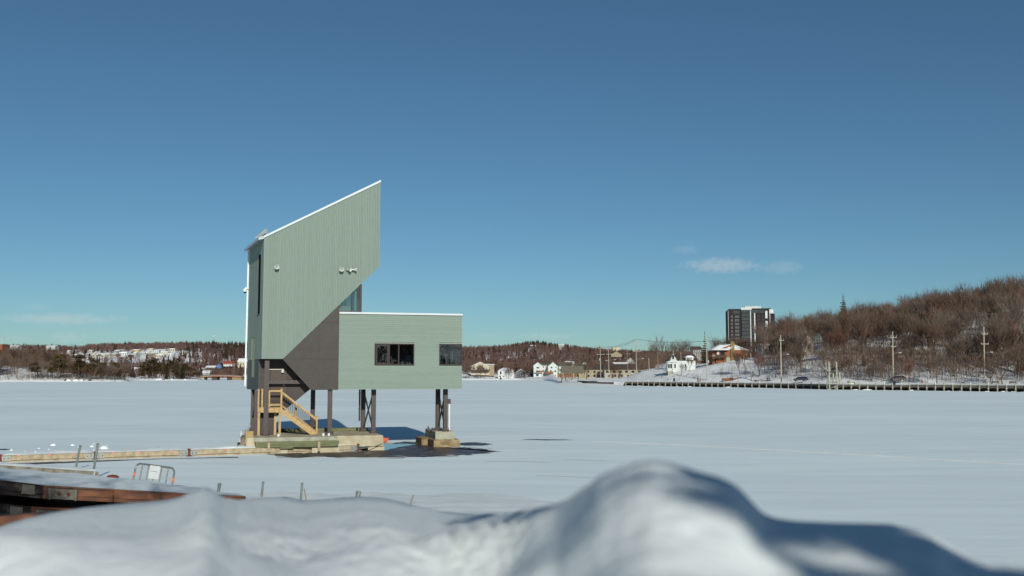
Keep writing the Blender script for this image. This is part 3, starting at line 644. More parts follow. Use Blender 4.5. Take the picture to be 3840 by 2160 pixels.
for k in range(7): u = -4.05 + k * .095; tw.part('baluster', MB().box((u - .011, .36, LZ + .22), (u + .011, .38, LZ + .95)), 'black')

# ------------------------------------------------------------------ bare wet ice round the footings
def blob(pts, z, name, mat, jit=.25, sub=8):
    P = [WZ(x, y, 0) for x, y in pts]; out = []
    for i in range(len(P)):
        a, b = P[i], P[(i + 1) % len(P)]
        for k in range(sub):
            q = a.lerp(b, k / sub); q = q + Vector((fb(q.x * .8, q.y * .8, 4.) * jit * 3, fb(q.x * .6, q.y * .9, 8.) * jit * 4 + random.uniform(-1, 1) * jit * .9, 0)); q.z = z; out.append(q)
    bm = bmesh.new(); f = bm.faces.new([bm.verts.new(q) for q in out]); bmesh.ops.triangulate(bm, faces=[f]); bmesh.ops.recalc_face_normals(bm, faces=bm.faces)
    if sum(f.normal.z for f in bm.faces) < 0: bmesh.ops.reverse_faces(bm, faces=bm.faces)
    me = bpy.data.meshes.new(name); bm.to_mesh(me); bm.free(); me.materials.append(M[mat]); o = bpy.data.objects.new(name, me); COL.objects.link(o); return tag(o, kind='structure')
blob([(1080, 1712), (1000, 1702), (1350, 1692), (1395, 1682), (1450, 1668), (1500, 1660), (1560, 1660), (1640, 1676), (1720, 1678), (1780, 1682), (1840, 1689), (1850, 1694), (1760, 1704), (1660, 1711), (1500, 1714), (1300, 1714)], .004, 'bare_ice', 'wet')
blob([(1040, 1716), (960, 1700), (1350, 1689), (1400, 1676), (1450, 1664), (1500, 1657), (1580, 1657), (1640, 1672), (1720, 1675), (1790, 1679), (1860, 1687), (1880, 1694), (1770, 1707), (1660, 1715), (1500, 1718), (1300, 1718)], .002, 'slush', 'slush', .3)
blob([(1722, 1670), (1726, 1661), (1770, 1659), (1830, 1663), (1852, 1667), (1800, 1671)], .005, 'bare_ice', 'wet', .12)
blob([(1290, 1684), (1300, 1668), (1440, 1666), (1530, 1664), (1560, 1667), (1500, 1676), (1440, 1690)], .009, 'meltwater', 'wetglossy', .08)
blob([(790, 1682), (860, 1678), (960, 1678), (1000, 1684), (900, 1686)], .005, 'bare_ice', 'wet', .15)
blob([(1955, 1649), (2010, 1646.5), (2120, 1648.5), (2160, 1651), (2060, 1651)], .005, 'bare_ice', 'wet', .12)
blob([(-40, 1688), (10, 1683), (45, 1685), (20, 1688)], .005, 'bare_ice', 'wet', .1)
blob([(0, 1738), (360, 1727), (640, 1719), (900, 1713), (900, 1716), (600, 1722), (300, 1734), (60, 1745)], .005, 'bare_ice', 'wet', .05)

# ------------------------------------------------------------------ floating dock sections in front of the footings
DA, DB = WZ(-190, 1741, 0), WZ(1347, 1691, 0)
def dk(px):                                  # point on the dock's front line under a photo column
    r = ray(px, 1700); d = DB - DA
    t = (DA.x * r.y - DA.y * r.x) / (d.y * r.x - d.x * r.y); return DA + d * t
DDIR = (DB - DA).normalized(); DN = Vector((-DDIR.y, DDIR.x, 0))
def dock_section(p, q, label, end=False):
    t = Thing('floating_dock', label, 'dock', p, math.atan2(DDIR.y, DDIR.x), 'floating dock sections in a line')
    L = (q - p).length - .14
    t.part('float_frame', MB().box((0, .03, -.06), (L, 1.5, .05)), 'rust')
    t.part('side_timber', MB().box((0, 0, .10), (L, .07, .33)), 'woodold'); t.part('lower_timber', MB().box((.1, .02, .0), (L - .1, .06, .075)), 'woodold')
    t.part('side_timber', MB().box((0, 1.45, .10), (L, 1.52, .33)), 'woodold')
    nbd = int(L / .15)
    for i in range(nbd): t.part('deck_board', MB().box((i * .15 + .01, .0, .331), (i * .15 + .142, 1.52, .36)), 'woodold')
    mb = MB(); nx = int(L / .25)
    for i in range(nx + 1):
        for j in range(8):
            x = .02 + (L - .04) * i / nx; y = .12 + 1.36 * j / 7
            mb.v.append(Vector((x, y + .12 * fb(x, 2., 1.) * (j == 0), .362 + (.0 if j in (0, 7) or i in (0, nx) else max(0, .05 + .08 * fb(x * .8 + p.x, y * 1.5, 6.))))))
    for i in range(nx):
        for j in range(7): mb.f.append((i * 8 + j, (i + 1) * 8 + j, (i + 1) * 8 + j + 1, i * 8 + j + 1)); mb.mi.append(0)
    t.part('snow_cover', mb, 'bank', smooth=True)
    for x in (.0, L - .42):
        b = t.part('hinge_bracket', MB().cbox((x, -.03, .06), (x + .42, -.002, .34), .01), 'galv')
        for bx in (.1, .3): t.part('bolt', MB().tube((x + bx, -.055, .2), (x + bx, -.03, .2), .03, .03, 6), 'rust', b)
    t.part('hinge_pin', MB().lathe([(.04, .0), (.06, .05), (.06, .33), (.08, .36), (.08, .40), (.04, .42)], (L + .07, -.02, .02)), 'rust')
    for k in range(3):
        x = L * (.18 + .3 * k) + random.uniform(-.2, .2); t.part('marker_tape', MB().box((x, -.004, .30), (x + .12, .1, .364)), 'pinkmark')
    for k in range(2):
        x = L * (.3 + .4 * k); t.part('mooring_cleat', MB().beam((x - .15, 1.3, .47), (x + .15, 1.3, .47), .03, .03).box((x - .04, 1.28, .36), (x + .04, 1.32, .46)), 'galv')
    return t
dock_section(dk(-190), dk(8), 'snow-dusted wooden dock section running out of frame at the left edge')
dock_section(dk(8), dk(362), 'wooden floating dock section behind the two tall leaning pipes')
dock_section(dk(362), dk(714), 'middle wooden floating dock section between the two hinge joints on the ice')
dock_section(dk(714), dk(1347), 'last wooden floating dock section, lying in front of the tower footings')
# grey dock frozen in behind the stack
ga, gb = WY(-150, 1735, 40.5), WZ(362, 1769, .42); gd = (gb - ga); L = gd.length
t = Thing('grey_dock', 'weathered grey dock sloping from shore onto ice, pipe standing at its end', 'dock', ga - Vector((0, 0, .40)), 0)
gxv = gd.normalized(); gyv = Vector((0, 0, 1)).cross(gxv).normalized(); t.o.rotation_euler = Matrix((gxv, gyv, gxv.cross(gyv))).transposed().to_euler()
for i in range(3): t.part('side_plank', MB().box((L * i / 3 + .005, 0, .02), (L * (i + 1) / 3 - .005, .1, .36)), 'greywood')
t.part('deck', MB().box((0, .0, .362), (L, 1.9, .40)), 'greywood'); t.part('end_plank', MB().box((L + .002, .0, .02), (L + .06, 1.9, .39)), 'greywood')
mb = MB()
for i in range(41):
    for j in range(8):
        x = L * i / 40; y = .02 + 1.85 * j / 7; mb.v.append(Vector((x, y, .405 + (0 if j in (0, 7) else .05 + .06 * fb(x, y * 2, 3.)))))
for i in range(40):
    for j in range(7): mb.f.append((i * 8 + j, (i + 1) * 8 + j, (i + 1) * 8 + j + 1, i * 8 + j + 1)); mb.mi.append(0)
t.part('snow_cover', mb, 'bank', smooth=True)
t.part('pipe_bracket', MB().box((L - .28, -.08, .05), (L - .05, -.002, .36)).tube((L - .16, -.09, .02), (L - .16, -.09, .4), .07, .07), 'galv')
def pipe(p, q, r, label, grp=None, mat='galv'):
    p, q = Vector(p), Vector(q); mb = MB().tube(p, q, r, r, 10)
    d = (q - p).normalized(); mb.tube(q - d * .03, q + d * .002, r * 1.12, r * 1.12, 10)
    return single('steel_pipe', mb, mat, label, 'pipe', grp, p)
G1 = 'steel pipes standing in the shore ice'
def pw(px, py, Y): return WY(px, py, Y)
pipe(WZ(284, 1758, 0), pw(301, 1672, 49.2), .055, 'left of two tall galvanised pipes leaning out of the ice', G1)
e_ = WZ(348, 1786, .1); pipe(e_, pw(367, 1664, e_.y - .3), .055, 'tallest galvanised pipe, fixed at the end of the grey dock', G1)
pipe(pw(981, 1862, 30), pw(987, 1808, 29.9), .035, 'thin pale pipe left of the grass stalk near the bank crest', G1)
pipe(pw(1128, 1880, 30), pw(1133, 1812, 29.9), .035, 'thin pale pipe beside a single grass stalk behind the bank', G1)
pipe(pw(1340, 1878, 24), pw(1345, 1844, 24), .06, 'short dark pipe stub poking over the snow bank', G1)
pipe(pw(819, 1846, 17.5), pw(824, 1813, 17.5), .028, 'grey pipe stub rising just behind the small snow peak', G1)
mb = MB().poly([pw(1149, 1885, 12), pw(1146, 1860, 12), pw(1141, 1832, 12)], .006, 5); single('grass_stalk', mb, 'grass', 'thin dry grass stalk right of the thin pale pipe', 'grass', 'dry stalks on the bank')
mb = MB().poly([pw(1540, 1905, 9.5), pw(1542, 1880, 9.5), pw(1551, 1857, 9.5)], .005, 5); single('grass_stalk', mb, 'grass', 'single dry grass stalk alone on the middle of the bank', 'grass', 'dry stalks on the bank')

# stacked docks pulled up on the shore
def dock_stack(dz, shift, label, top_snow):
    F = [pw(-260 + shift, 1768, 16.6), pw(160 + shift, 1819, 19), pw(916 + shift * .2, 1861, 20.6)]
    Bk = [pw(-260 + shift, 1745, 23.5), pw(330 + shift, 1787, 24.5), pw(800 + shift * .2, 1846, 24.8)]
    F = [p + Vector((0, 0, dz)) for p in F]; Bk = [p + Vector((0, 0, dz)) for p in Bk]
    base = F[1] - Vector((0, 0, .3)); t = Thing('stacked_dock', label, 'dock', base, 0, 'docks stacked on the shore')
    dn = Vector((0, 0, -1))
    # left weathered face, right brown face: cap board, face board, lower board
    for (a, b, m, segs) in ((F[0], F[1], 'darkwood', 2), (F[1], F[2], 'brownwood', 3)):
        dv = (b - a); nrm = Vector((dv.y, -dv.x, 0)).normalized()
        for k in range(segs):
            p = a.lerp(b, k / segs + .002); q = a.lerp(b, (k + 1) / segs - .002)
            for nm, z0, z1, off in (('face_board', .03, .17, .03), ('lower_board', .176, .25, .0)):
                if m == 'brownwood' and nm == 'face_board' and k == 0: off = .012
                t.part(nm, MB().loft([p + nrm * off + dn * z0, q + nrm * off + dn * z0, q + nrm * off + dn * z1, p + nrm * off + dn * z1], [p - nrm * .08 + dn * z0, q - nrm * .08 + dn * z0, q - nrm * .08 + dn * z1, p - nrm * .08 + dn * z1]), m, world=True)
        t.part('edge_board', MB().loft([a + nrm * .045, b + nrm * .045, b + nrm * .045 + dn * .028, a + nrm * .045 + dn * .028], [a - nrm * .1, b - nrm * .1, b - nrm * .1 + dn * .028, a - nrm * .1 + dn * .028]), m, world=True)
    ep = F[2]; t.part('end_cap', MB().loft([ep, Bk[2], Bk[2] + dn * .24, ep + dn * .24], [v + Vector((.03, 0, 0)) for v in (ep, Bk[2], Bk[2] + dn * .24, ep + dn * .24)]), 'brownwood', world=True)
    mb = MB(); mb.loft([F[0] + dn * .03, F[1] + dn * .03, F[2] + dn * .03, Bk[2] + dn * .03, Bk[1] + dn * .03, Bk[0] + dn * .03], [p + dn * .12 for p in (F[0], F[1], F[2], Bk[2], Bk[1], Bk[0])]); t.part('deck', mb, 'brownwood', world=True)
    # hinge plates near the corner
    dv = (F[2] - F[1]).normalized(); nrm = Vector((dv.y, -dv.x, 0)).normalized()
    def plate(s0, s1):
        o = F[1] + dv * s0 + nrm * .05 + dn * .05; e = F[1] + dv * s1 + nrm * .05 + dn * .05
        pl = t.part('hinge_plate', MB().loft([o, e, e + dn * .19, o + dn * .19], [o - nrm * .03, e - nrm * .03, e - nrm * .03 + dn * .19, o - nrm * .03 + dn * .19]), 'greywood', world=True)
        t.part('hinge_knuckle', MB().tube(o - dv * .03 - dn * .01, o - dv * .03 + dn * .2, .035), 'greywood', pl, world=True); t.part('hinge_knuckle', MB().tube(e - dn * .005, e + dn * .2, .03), 'greywood', pl, world=True)
        for k in (.3, .7):
            c = o.lerp(e, k) + dn * .09; t.part('slot', MB().tube(c - nrm * .01, c + nrm * .03, .035, .03, 8), 'rust', pl, world=True); t.part('bolt', MB().tube(c - dv * .05 + dn * .03, c - dv * .05 + dn * .03 + nrm * .05, .02, .02, 6), 'galv', pl, world=True)
        for k in (.2, .5, .8): c = o.lerp(e, k) + dn * .03; t.part('rivet', MB().tube(c, c + nrm * .012, .012, .01, 6), 'galv', pl, world=True)
    plate(.16, .58)
    dl = (F[0] - F[1]).normalized(); nl = Vector((-dl.y, dl.x, 0)).normalized(); o = F[1] + dl * .25 + nl * .05
    t.part('corner_strap', MB().loft([o + dn * .03, o + dl * .3 + dn * .03, o + dl * .3 + dn * .2, o + dn * .2], [v - nl * .04 for v in (o + dn * .03, o + dl * .3 + dn * .03, o + dl * .3 + dn * .2, o + dn * .2)]), 'greywood', world=True)
    if top_snow:
        mb = MB(); nx, ny = 60, 12
        def edge(P, s): return P[0].lerp(P[1], s / .4) if s < .4 else P[1].lerp(P[2], (s - .4) / .6)
        for i in range(nx + 1):
            for j in range(ny + 1):
                s_ = i / nx; a, b = edge(F, s_), edge(Bk, s_); p = a.lerp(b, j / ny); ed = min(j, ny - j, 2) / 2
                mb.v.append(p + Vector((0, -.02 if j == 0 else 0, .003 + ed * (.075 + .05 * fb(p.x * 1.1, p.y * 1.3, 2.)) * (1 if i < nx - 4 else .4))))
        for i in range(nx):
            for j in range(ny): k = i * (ny + 1) + j; mb.f.append((k, k + ny + 1, k + ny + 2, k + 1)); mb.mi.append(0)
        t.part('snow_cover', mb, 'bank', world=True, smooth=True)
    return t
dock_stack(0, 0, 'upper of two stacked brown timber docks on the shore, snow on top', True)
dock_stack(-.40, -42, 'lower of two stacked brown timber docks, half buried by the snow bank', False)
for px in (60, 420):
    p = pw(px, 1840, 21.5); single('spacer_timber', MB().box((p.x - .1, p.y - .6, p.z - .17 - .1 * (px > 400)), (p.x + .1, p.y + 1.6, p.z - .02 - .1 * (px > 400))), 'darkwood', {60: 'dark timber block between the stacked docks near their grey corner', 420: 'dark timber block between the stacked docks under the barricade', 800: 'dark timber block between the stacked docks at their right end'}[px], 'timber', 'blocks between the stacked docks')
mb = MB(); p = pw(70, 1962, 7.5); mb.beam(p + Vector((-.3, 0, 0)), p + Vector((.25, .1, .04)), .1, .07); single('wood_offcut', mb, 'brownwood', 'brown wood offcut lying in the snow at the lower left', 'wood')

# crowd barricade with its notice
b0, b1 = pw(492, 1836, 27.2), pw(640, 1852, 26.2); base = (b0 + b1) / 2
tpl, tpr = pw(512, 1737, 27.6), pw(661, 1757, 26.6)
t = Thing('barricade', 'grey steel crowd barricade with a white paper notice, leaning behind the stacked docks', 'barricade', base)
upv = (tpl - b0); upv = upv.normalized(); rtv = (tpr - tpl).normalized(); hL = (tpl - b0).length; wL = (tpr - tpl).length - .05
pts = [b0 - upv * .15, b0 + upv * (hL - .17)]
for k in range(1, 6): a = math.pi / 2 * k / 5; pts.append(b0 + upv * (hL - .17 + .17 * math.sin(a)) + rtv * (.17 * (1 - math.cos(a))))
c = b0 + rtv * wL
for k in range(0, 6): a = math.pi / 2 * k / 5; pts.append(c + upv * (hL - .17 + .17 * math.cos(a)) - rtv * (.17 * (1 - math.sin(a))))
pts.append(c - upv * .15)
t.part('frame_tube', MB().poly(pts, .026, 8), 'galv', world=True)
t.part('bottom_rail', MB().tube(b0 + upv * .02, c + upv * .02, .022), 'galv', world=True)
for k in range(1, 6):
    s_ = k / 6; p = b0 + rtv * (wL * s_); topk = hL - .01 if k != 3 else hL - .38
    t.part('upright_bar', MB().tube(p, p + upv * topk, .018), 'tan', world=True)
for p in (b0, c): t.part('tape_band', MB().tube(p + upv * (hL * .50), p + upv * (hL * .62), .031, .031, 10), 'orange', world=True)
nf = rtv.cross(upv).normalized()
if nf.y > 0: nf = -nf
s0, s1 = wL * .40, wL * .655; sg = [b0 + rtv * s0 + upv * (hL * .985) + nf * .035, b0 + rtv * s1 + upv * (hL * .985) + nf * .035, b0 + rtv * s1 + upv * (hL * .5) + nf * .035, b0 + rtv * s0 + upv * (hL * .5) + nf * .035]
sgn = t.part('notice', MB().loft(sg, [v - nf * .006 for v in sg]), 'white', world=True)
ctr = (sg[0] + sg[2]) / 2 + upv * .02 + nf * .004 - base
rotm = Matrix((rtv, upv, -rtv.cross(upv) * -1)).transposed() if False else Matrix((rtv, upv, rtv.cross(upv))).transposed()
text('NO TRESPASSING', .036, 'notice_lettering', 'ink', ctr, rotm.to_euler(), sgn)
t.part('hook', MB().poly([c + upv * .12, c + upv * .16 + rtv * .1, c + upv * .03 + rtv * .1], .012, 6), 'rust', world=True)
# small things on the shore ice
mb = MB().lathe([(.02, 0), (.2, .01), (.24, .06), (.15, .13), (.02, .15)], pw(421, 1796, 36), 12); single('rusty_hub', mb, 'rust', 'rust brown dome half sunk in snow between grey dock and barricade', 'scrap')
def lump(px, py, r, z0=0.):
    p = WZ(px, py, z0); mb = MB(); k = random.random() * 50
    nseg, nr = 9, 4
    for j in range(nr + 1):
        ph = math.pi / 2 * j / nr
        for i in range(nseg):
            a = 2 * math.pi * i / nseg; rr = r * math.cos(ph) * (1 + .35 * noise.noise(Vector((math.cos(a) * 2 + k, math.sin(a) * 2, ph * 2)))) + .002
            mb.v.append(Vector((p.x + rr * math.cos(a) * 1.25, p.y + rr * math.sin(a), p.z - .02 + r * .95 * math.sin(ph) * (1 + .3 * noise.noise(Vector((a, k, 1)))))))
    for j in range(nr):
        for i in range(nseg): q = (i + 1) % nseg; mb.f.append((j * nseg + i, j * nseg + q, (j + 1) * nseg + q, (j + 1) * nseg + i)); mb.mi.append(0)
    mb.f.append(tuple(range(nr * nseg, (nr + 1) * nseg))); mb.mi.append(0)
    return mb
for i, (px, py, s_) in enumerate([(390, 1683, .21), (200, 1671, .16), (272, 1671, .12), (345, 1676, .13), (352, 1665, .06), (402, 1670, .06), (146, 1682, .07), (42, 1689, .09), (68, 1702, .08), (133, 1694, .06), (210, 1695, .11), (183, 1686, .06), (293, 1677, .06), (315, 1689, .05), (352, 1688, .06), (407, 1682, .05), (93, 1692, .05), (778, 1682, .11)]):
    lab = {0: 'largest chunk of broken snow, right of the tallest pipe', 17: 'lone snow lump left of the tower footings beside bare ice'}.get(i, 'small snow chunk scattered on the ice behind the floating dock')
    single('snow_chunk', lump(px, py, s_), 'bank', lab, 'snow chunk', 'broken snow chunks on the lake ice', smooth=True)
P = [WZ(a, b, 0) for a, b in ((2230, 1655), (2600, 1671), (3100, 1699), (3500, 1722), (3900, 1746))]; mb = MB(); Q = []
for a_, b_ in zip(P, P[1:]):
    for i in range(14): Q.append(a_.lerp(b_, i / 14))
for i, q in enumerate(Q):
    d_ = (Q[min(i + 1, len(Q) - 1)] - Q[max(0, i - 1)]).normalized(); nv = Vector((-d_.y, d_.x, 0)); wv = .28 + .2 * fb(i * .4, 1., 2.); q = q + nv * .25 * fb(i * .15, 3., 1.); mb.v += [q - nv * wv + Vector((0, 0, .002)), q + Vector((0, 0, .045 + .05 * max(0, fb(i * .7, 5., 3.)))), q + nv * wv + Vector((0, 0, .002))]
for i in range(len(Q) - 1):
    for j in (0, 1): mb.f.append((i * 3 + j, i * 3 + 3 + j, i * 3 + 4 + j, i * 3 + 1 + j)); mb.mi.append(0)
tag(mb.obj('snow_ridge', 'bank', smooth=True), kind='structure')
# thin tyre-like streaks of drifted snow on the ice
for pts, wd in (([(1820, 1730), (1960, 1728), (2070, 1735)], .3), ([(2110, 1722), (2280, 1727)], .25), ([(2010, 1782), (2250, 1792)], .25)):
    mb = MB(); P = [WZ(a, b, .012) for a, b in pts]
    for i in range(len(P)):
        d = (P[min(i + 1, len(P) - 1)] - P[max(i - 1, 0)]).normalized(); nv = Vector((-d.y, d.x, 0)) * (wd if 0 < i < len(P) - 1 else .05); mb.v += [P[i] - nv, P[i] + nv]
    for i in range(len(P) - 1): mb.f.append((2 * i, 2 * i + 2, 2 * i + 3, 2 * i + 1)); mb.mi.append(0)
    tag(mb.obj('snow_drift', 'bank'), kind='structure')

# ------------------------------------------------------------------ trees
def rvec(): return Vector((random.gauss(0, 1), random.gauss(0, 1), random.gauss(0, 1))).normalized()
def bare_tree(seed, h, spread=.42, leaders=4, trunkfrac=.3, twigw=.034, red=False):
    """meshes (trunk, crown) of a leafless tree of height h at the origin"""
    random.seed(seed); T = MB(); C = MB()
    def twigs(p, d, ln, n):
        for _ in range(n):
            q = (d + rvec() * .75 + Vector((0, 0, .25))).normalized(); s_ = ln * random.uniform(.5, 1.2)
            o = q.orthogonal().normalized() * twigw; o2 = Matrix.Rotation(random.random() * 6.3, 3, q) @ o
            b = p + d * random.uniform(-.3, .3) * ln; C.add([b + o2, b - o2, b + q * s_ + Vector((0, 0, .08 * s_))], [(0, 1, 2)])
    def br(p, d, ln, r, lev):
        n = 3 if lev < 3 else 2; pts = [p]
        for k in range(n):
            d = (d + rvec() * (.16 if lev else .06) + Vector((0, 0, .10 if lev else .05))).normalized(); pts.append(pts[-1] + d * (ln / n))
        for k in range(n):
            ra = r * (1 - .5 * k / n); rb = r * (1 - .5 * (k + 1) / n)
            (T if lev < 2 else C).tube(pts[k], pts[k + 1], ra, rb, 6 if lev == 0 else (5 if lev == 1 else 3), False)
        if lev == 3: twigs(pts[-1], d, ln * .9, 5); twigs(pts[1], d, ln * .7, 3); return
        cnt = (leaders, 6, 5)[lev]
        for k in range(cnt):
            t_ = (1.0 if k < 2 else random.uniform(.45, 1)) if lev else 1 - .14 * k * (random.random())
            i = min(n - 1, int(t_ * n)); q = pts[i].lerp(pts[min(i + 1, n)], t_ * n - i) if t_ < 1 else pts[-1]
            a = random.random() * 6.3; side = Vector((math.cos(a), math.sin(a), 0))
            nd = (d * 1.0 + side * random.uniform(.35, 1.0) * (spread * 2.0) + Vector((0, 0, .12))).normalized()
            br(q, nd, ln * random.uniform(.62, .86) if lev else h * .36 * random.uniform(.8, 1.15), r * random.uniform(.42, .58), lev + 1)
    br(Vector((0, 0, -.3)), Vector((random.uniform(-.08, .08), random.uniform(-.08, .08), 1)), h * trunkfrac, h * .020, 0)
    zm = max(v.z for v in C.v); k = h / zm
    for m in (T, C):
        for v in m.v: v *= k
    return T, C
def conifer(seed, h, wd, droop=.35, layers=24, gap=0.):
    random.seed(seed); T = MB().tube((0, 0, -.2), (0, 0, h * .97), h * .016, .02, 6, False); C = MB()
    for l in range(layers):
        f = l / (layers - 1); z = h * (.12 + .86 * f); r = wd * (1 - f) ** .85 * random.uniform(.75, 1.12) + .12
        n = max(5, int(10 * (1 - f * .5)))
        for k in range(n):
            if random.random() < gap: continue
            a = 6.283 * (k + random.random()) / n; rr = r * random.uniform(.6, 1.1); d = Vector((math.cos(a), math.sin(a), -droop)); s_ = Vector((-math.sin(a), math.cos(a), 0))
            b = Vector((0, 0, z)); tip = b + d * rr
            for (t0, w0, dz) in ((.15, .30, .05), (.5, .24, 0.)):
                c = b + d * rr * t0; C.add([c + s_ * rr * w0 + Vector((0, 0, -.22 * rr)), c - s_ * rr * w0 + Vector((0, 0, -.22 * rr)), tip + Vector((0, 0, dz)), c + Vector((0, 0, .10 * rr))], [(0, 3, 2), (3, 1, 2), (0, 1, 3)])
    C.add([(-.12, 0, h * .93), (.12, 0, h * .93), (0, .12, h * .93), (0, 0, h * 1.03)], [(0, 1, 3), (1, 2, 3), (2, 0, 3)])
    return T, C
def pine(seed, h, wd):                       # irregular pine: flattish needle clumps on a bare trunk
    random.seed(seed); T = MB().tube((0, 0, -.2), (.03 * h, 0, h * .95), h * .018, .04, 6, False); C = MB()
    for l in range(17):
        f = random.uniform(.25, 1); z = h * f; r = wd * (1.15 - f * .75) * random.uniform(.3, 1); a = random.random() * 6.3
        c = Vector((r * math.cos(a), r * math.sin(a), z)); T.tube((.03 * h * f, 0, z - .3), c, .05, .02, 3, False)
        for _ in range(26):
            p = c + Vector((random.gauss(0, .55), random.gauss(0, .55), random.gauss(0, .28))) * wd * .38; q = rvec(); q.z = abs(q.z) * .6; o = q.orthogonal() * .12 * wd * .5
            C.add([p + o, p - o, p + q * .30 * wd], [(0, 1, 2)])
    return T, C
def proto(T, C, name, m1, m2):
    r = bpy.data.objects.new(name, None); a = T.obj('trunk', m1); b = C.obj('crown', m2); meshes = (a.data, b.data)
    for o in (a, b): bpy.data.objects.remove(o)
    bpy.data.objects.remove(r); return meshes
BARE = [proto(*bare_tree(10 + i, 10, random.Random(i).uniform(.32, .55), 3 + i % 3, (.22, .3, .26, .34)[i % 4]), 'tree', 'bark', 'twigred' if i in (2, 5) else ('twiggrey' if i in (1, 6, 8) else 'twig')) for i in range(9)]
BIRCH = [proto(*bare_tree(50 + i, 10, .26, 3, .42, .026), 'tree', 'birch', 'twig') for i in range(3)]
CONI = [proto(*conifer(70 + i, 10, 2.3 + .3 * i, .28), 'tree', 'bark', 'needled' if i == 0 else 'needle') for i in range(3)]
SPARSE = [proto(*conifer(79, 10, 2.0, .05, 14, .3), 'tree', 'bark', 'needled')]
PINE = [proto(*pine(80 + i, 10, 3.0), 'tree', 'bark', 'needle') for i in range(3)]
random.seed(21)
def place(meshes, loc, h, label, group=None, name='bare_tree', lean=0., wscale=1.):
    e = bpy.data.objects.new(name, None); COL.objects.link(e); s_ = h / 10
    e.location = loc; e.scale = (s_ * wscale, s_ * wscale, s_); e.rotation_euler = (random.uniform(-1, 1) * lean, random.uniform(-1, 1) * lean, random.random() * 6.28)
    tag(e, label, 'tree', group)
    for n_, me in zip(('trunk', 'crown'), meshes): o = bpy.data.objects.new(n_, me); COL.objects.link(o); o.parent = e
    return e
NB = 0
def bare(px, d, h, label, group, kinds=BARE, lean=.06, w_=1., name='bare_tree'):
    global NB; NB += 1
    return place(random.choice(kinds), gpt(px, d) - Vector((0, 0, .1)), h, label, group, name, lean, w_)
# the wood on the right-hand hillside
GW = 'bare trees of the wood on the right-hand hillside'; LW_ = 'leafless brown tree in the dense wood on the right-hand hillside'
cnt = 0
while cnt < 178:
    px = random.uniform(2700, 3930); e = 22 + 150 * random.random() ** 1.15
    if px < 2960 and e < 95 and random.random() < .45: continue
    if 2660 < px < 2830 and e < 85: continue
    if e < 42 and random.random() < .5: continue
    h = random.uniform(12.5, 17.5) * (.65 if e < 38 else 1) * (.75 if px < 2860 else 1)
    bare(px, shore(px) + e, h, LW_, GW, lean=.09, w_=random.uniform(.85, 1.15)); cnt += 1
for px, e, h in ((3105, 150, 13), (3480, 135, 16), (3560, 95, 11), (3600, 60, 10), (3240, 45, 9), (3690, 150, 13), (3765, 140, 12), (3800, 105, 12), (3640, 140, 12), (3545, 70, 10), (2885, 70, 9)):
    bare(px, shore(px) + e, h, 'pale-barked birch standing among the brown trees of the right-hand wood', 'birches in the right-hand wood', BIRCH, .1, .8, 'birch_tree')
# trees that can be told apart
for px, e, h, wd, lab in ((3306, 17, 8.2, .75, 'slim leafless tree on the promenade left of the brown parked car'), (3407, 16, 8.0, .7, 'slim leafless tree on the promenade right of the brown parked car'), (3512, 15, 9.6, 1.15, 'broad leafless tree on the promenade behind the first park bench'), (3757, 14, 11, 1.2, 'leafless tree on the promenade between the two right-hand benches'),
                      (3004, 34, 13.5, 1.0, 'stout forked bare tree on the slope above the dark blue car'), (3092, 32, 11, .8, 'bare tree just left of the butterfly-roofed shelter'), (2775, 24, 11, .7, 'leaning bare tree below the brick bungalow chimney'), (2795, 25, 12, .7, 'second bare tree below the brick bungalow, upright'), (2848, 24, 10, .9, 'many-stemmed bare tree below and right of the brick bungalow'),
                      (2588, 38, 6.5, 1.0, 'small crooked tree in front of the white house with dormer')):
    bare(px, shore(px) + e, h, lab, None, w_=wd, lean=.04)
for px, d, h, wd, lab in ((2515, 425, 17, 1.15, 'tall broad bare tree behind the white house, crown against the sky'), (2470, 455, 14, 1.0, 'bare tree left of the white house beside the utility pole'), (2560, 440, 13, 1.1, 'bare tree behind the dark roof of the white house'), (2420, 480, 12, 1.1, 'round bare tree right of the long terrace'), (2690, 430, 13, 1.0, 'bare tree behind the brick bungalow roof'), (2725, 450, 14, .9, 'bare tree between brick bungalow and dark tower block'),
                         (2200, 520, 15, 1.5, 'large round bare tree above the lakeside pavilion'), (2150, 700, 15, 1.3, 'bare tree behind the pale mint gabled house'), (2300, 560, 9, 1.2, 'small bushy bare tree in front of the long terrace'), (2330, 470, 5, 1.3, 'low leafless shrub tree before the terrace windows'), (2190, 560, 8, 1.0, 'bare tree beside the pavilion right post'),
                         (1790, 694, 12, .8, 'clump of bare trunks before the cream gabled house'), (1802, 695, 13, .8, 'tall thin bare tree before the cream gabled house'), (1758, 694, 13, .9, 'bare tree at the right edge of the tower wing'), (1748, 693, 11, .8, 'bare tree by the shore nearest the tower wing'), (1820, 696, 10, .8, 'thin bare tree right of the cream gabled house'), (1908, 694, 12, 1.0, 'bare tree in front of the white hip-roofed bungalow'), (1970, 700, 11, 1.3, 'spreading bare tree beside the small slate blue house'), (1985, 706, 10, 1.1, 'bare tree left of the tall white double house'), (1880, 730, 13, 1.0, 'bare tree behind the white hip-roofed bungalow'), (1845, 735, 13, 1.0, 'bare tree behind the flat-roofed tan block'), (2010, 740, 13, 1.1, 'bare tree behind the tall white double house'), (2235, 640, 13, 1.2, 'bare tree behind the two close utility poles'), (2360, 590, 12, 1.2, 'bare tree behind the white upper storey block'), (2390, 600, 12, 1.1, 'bare tree behind the tallest utility pole')):
    bare(px, d, h, lab, None, w_=wd, lean=.04)
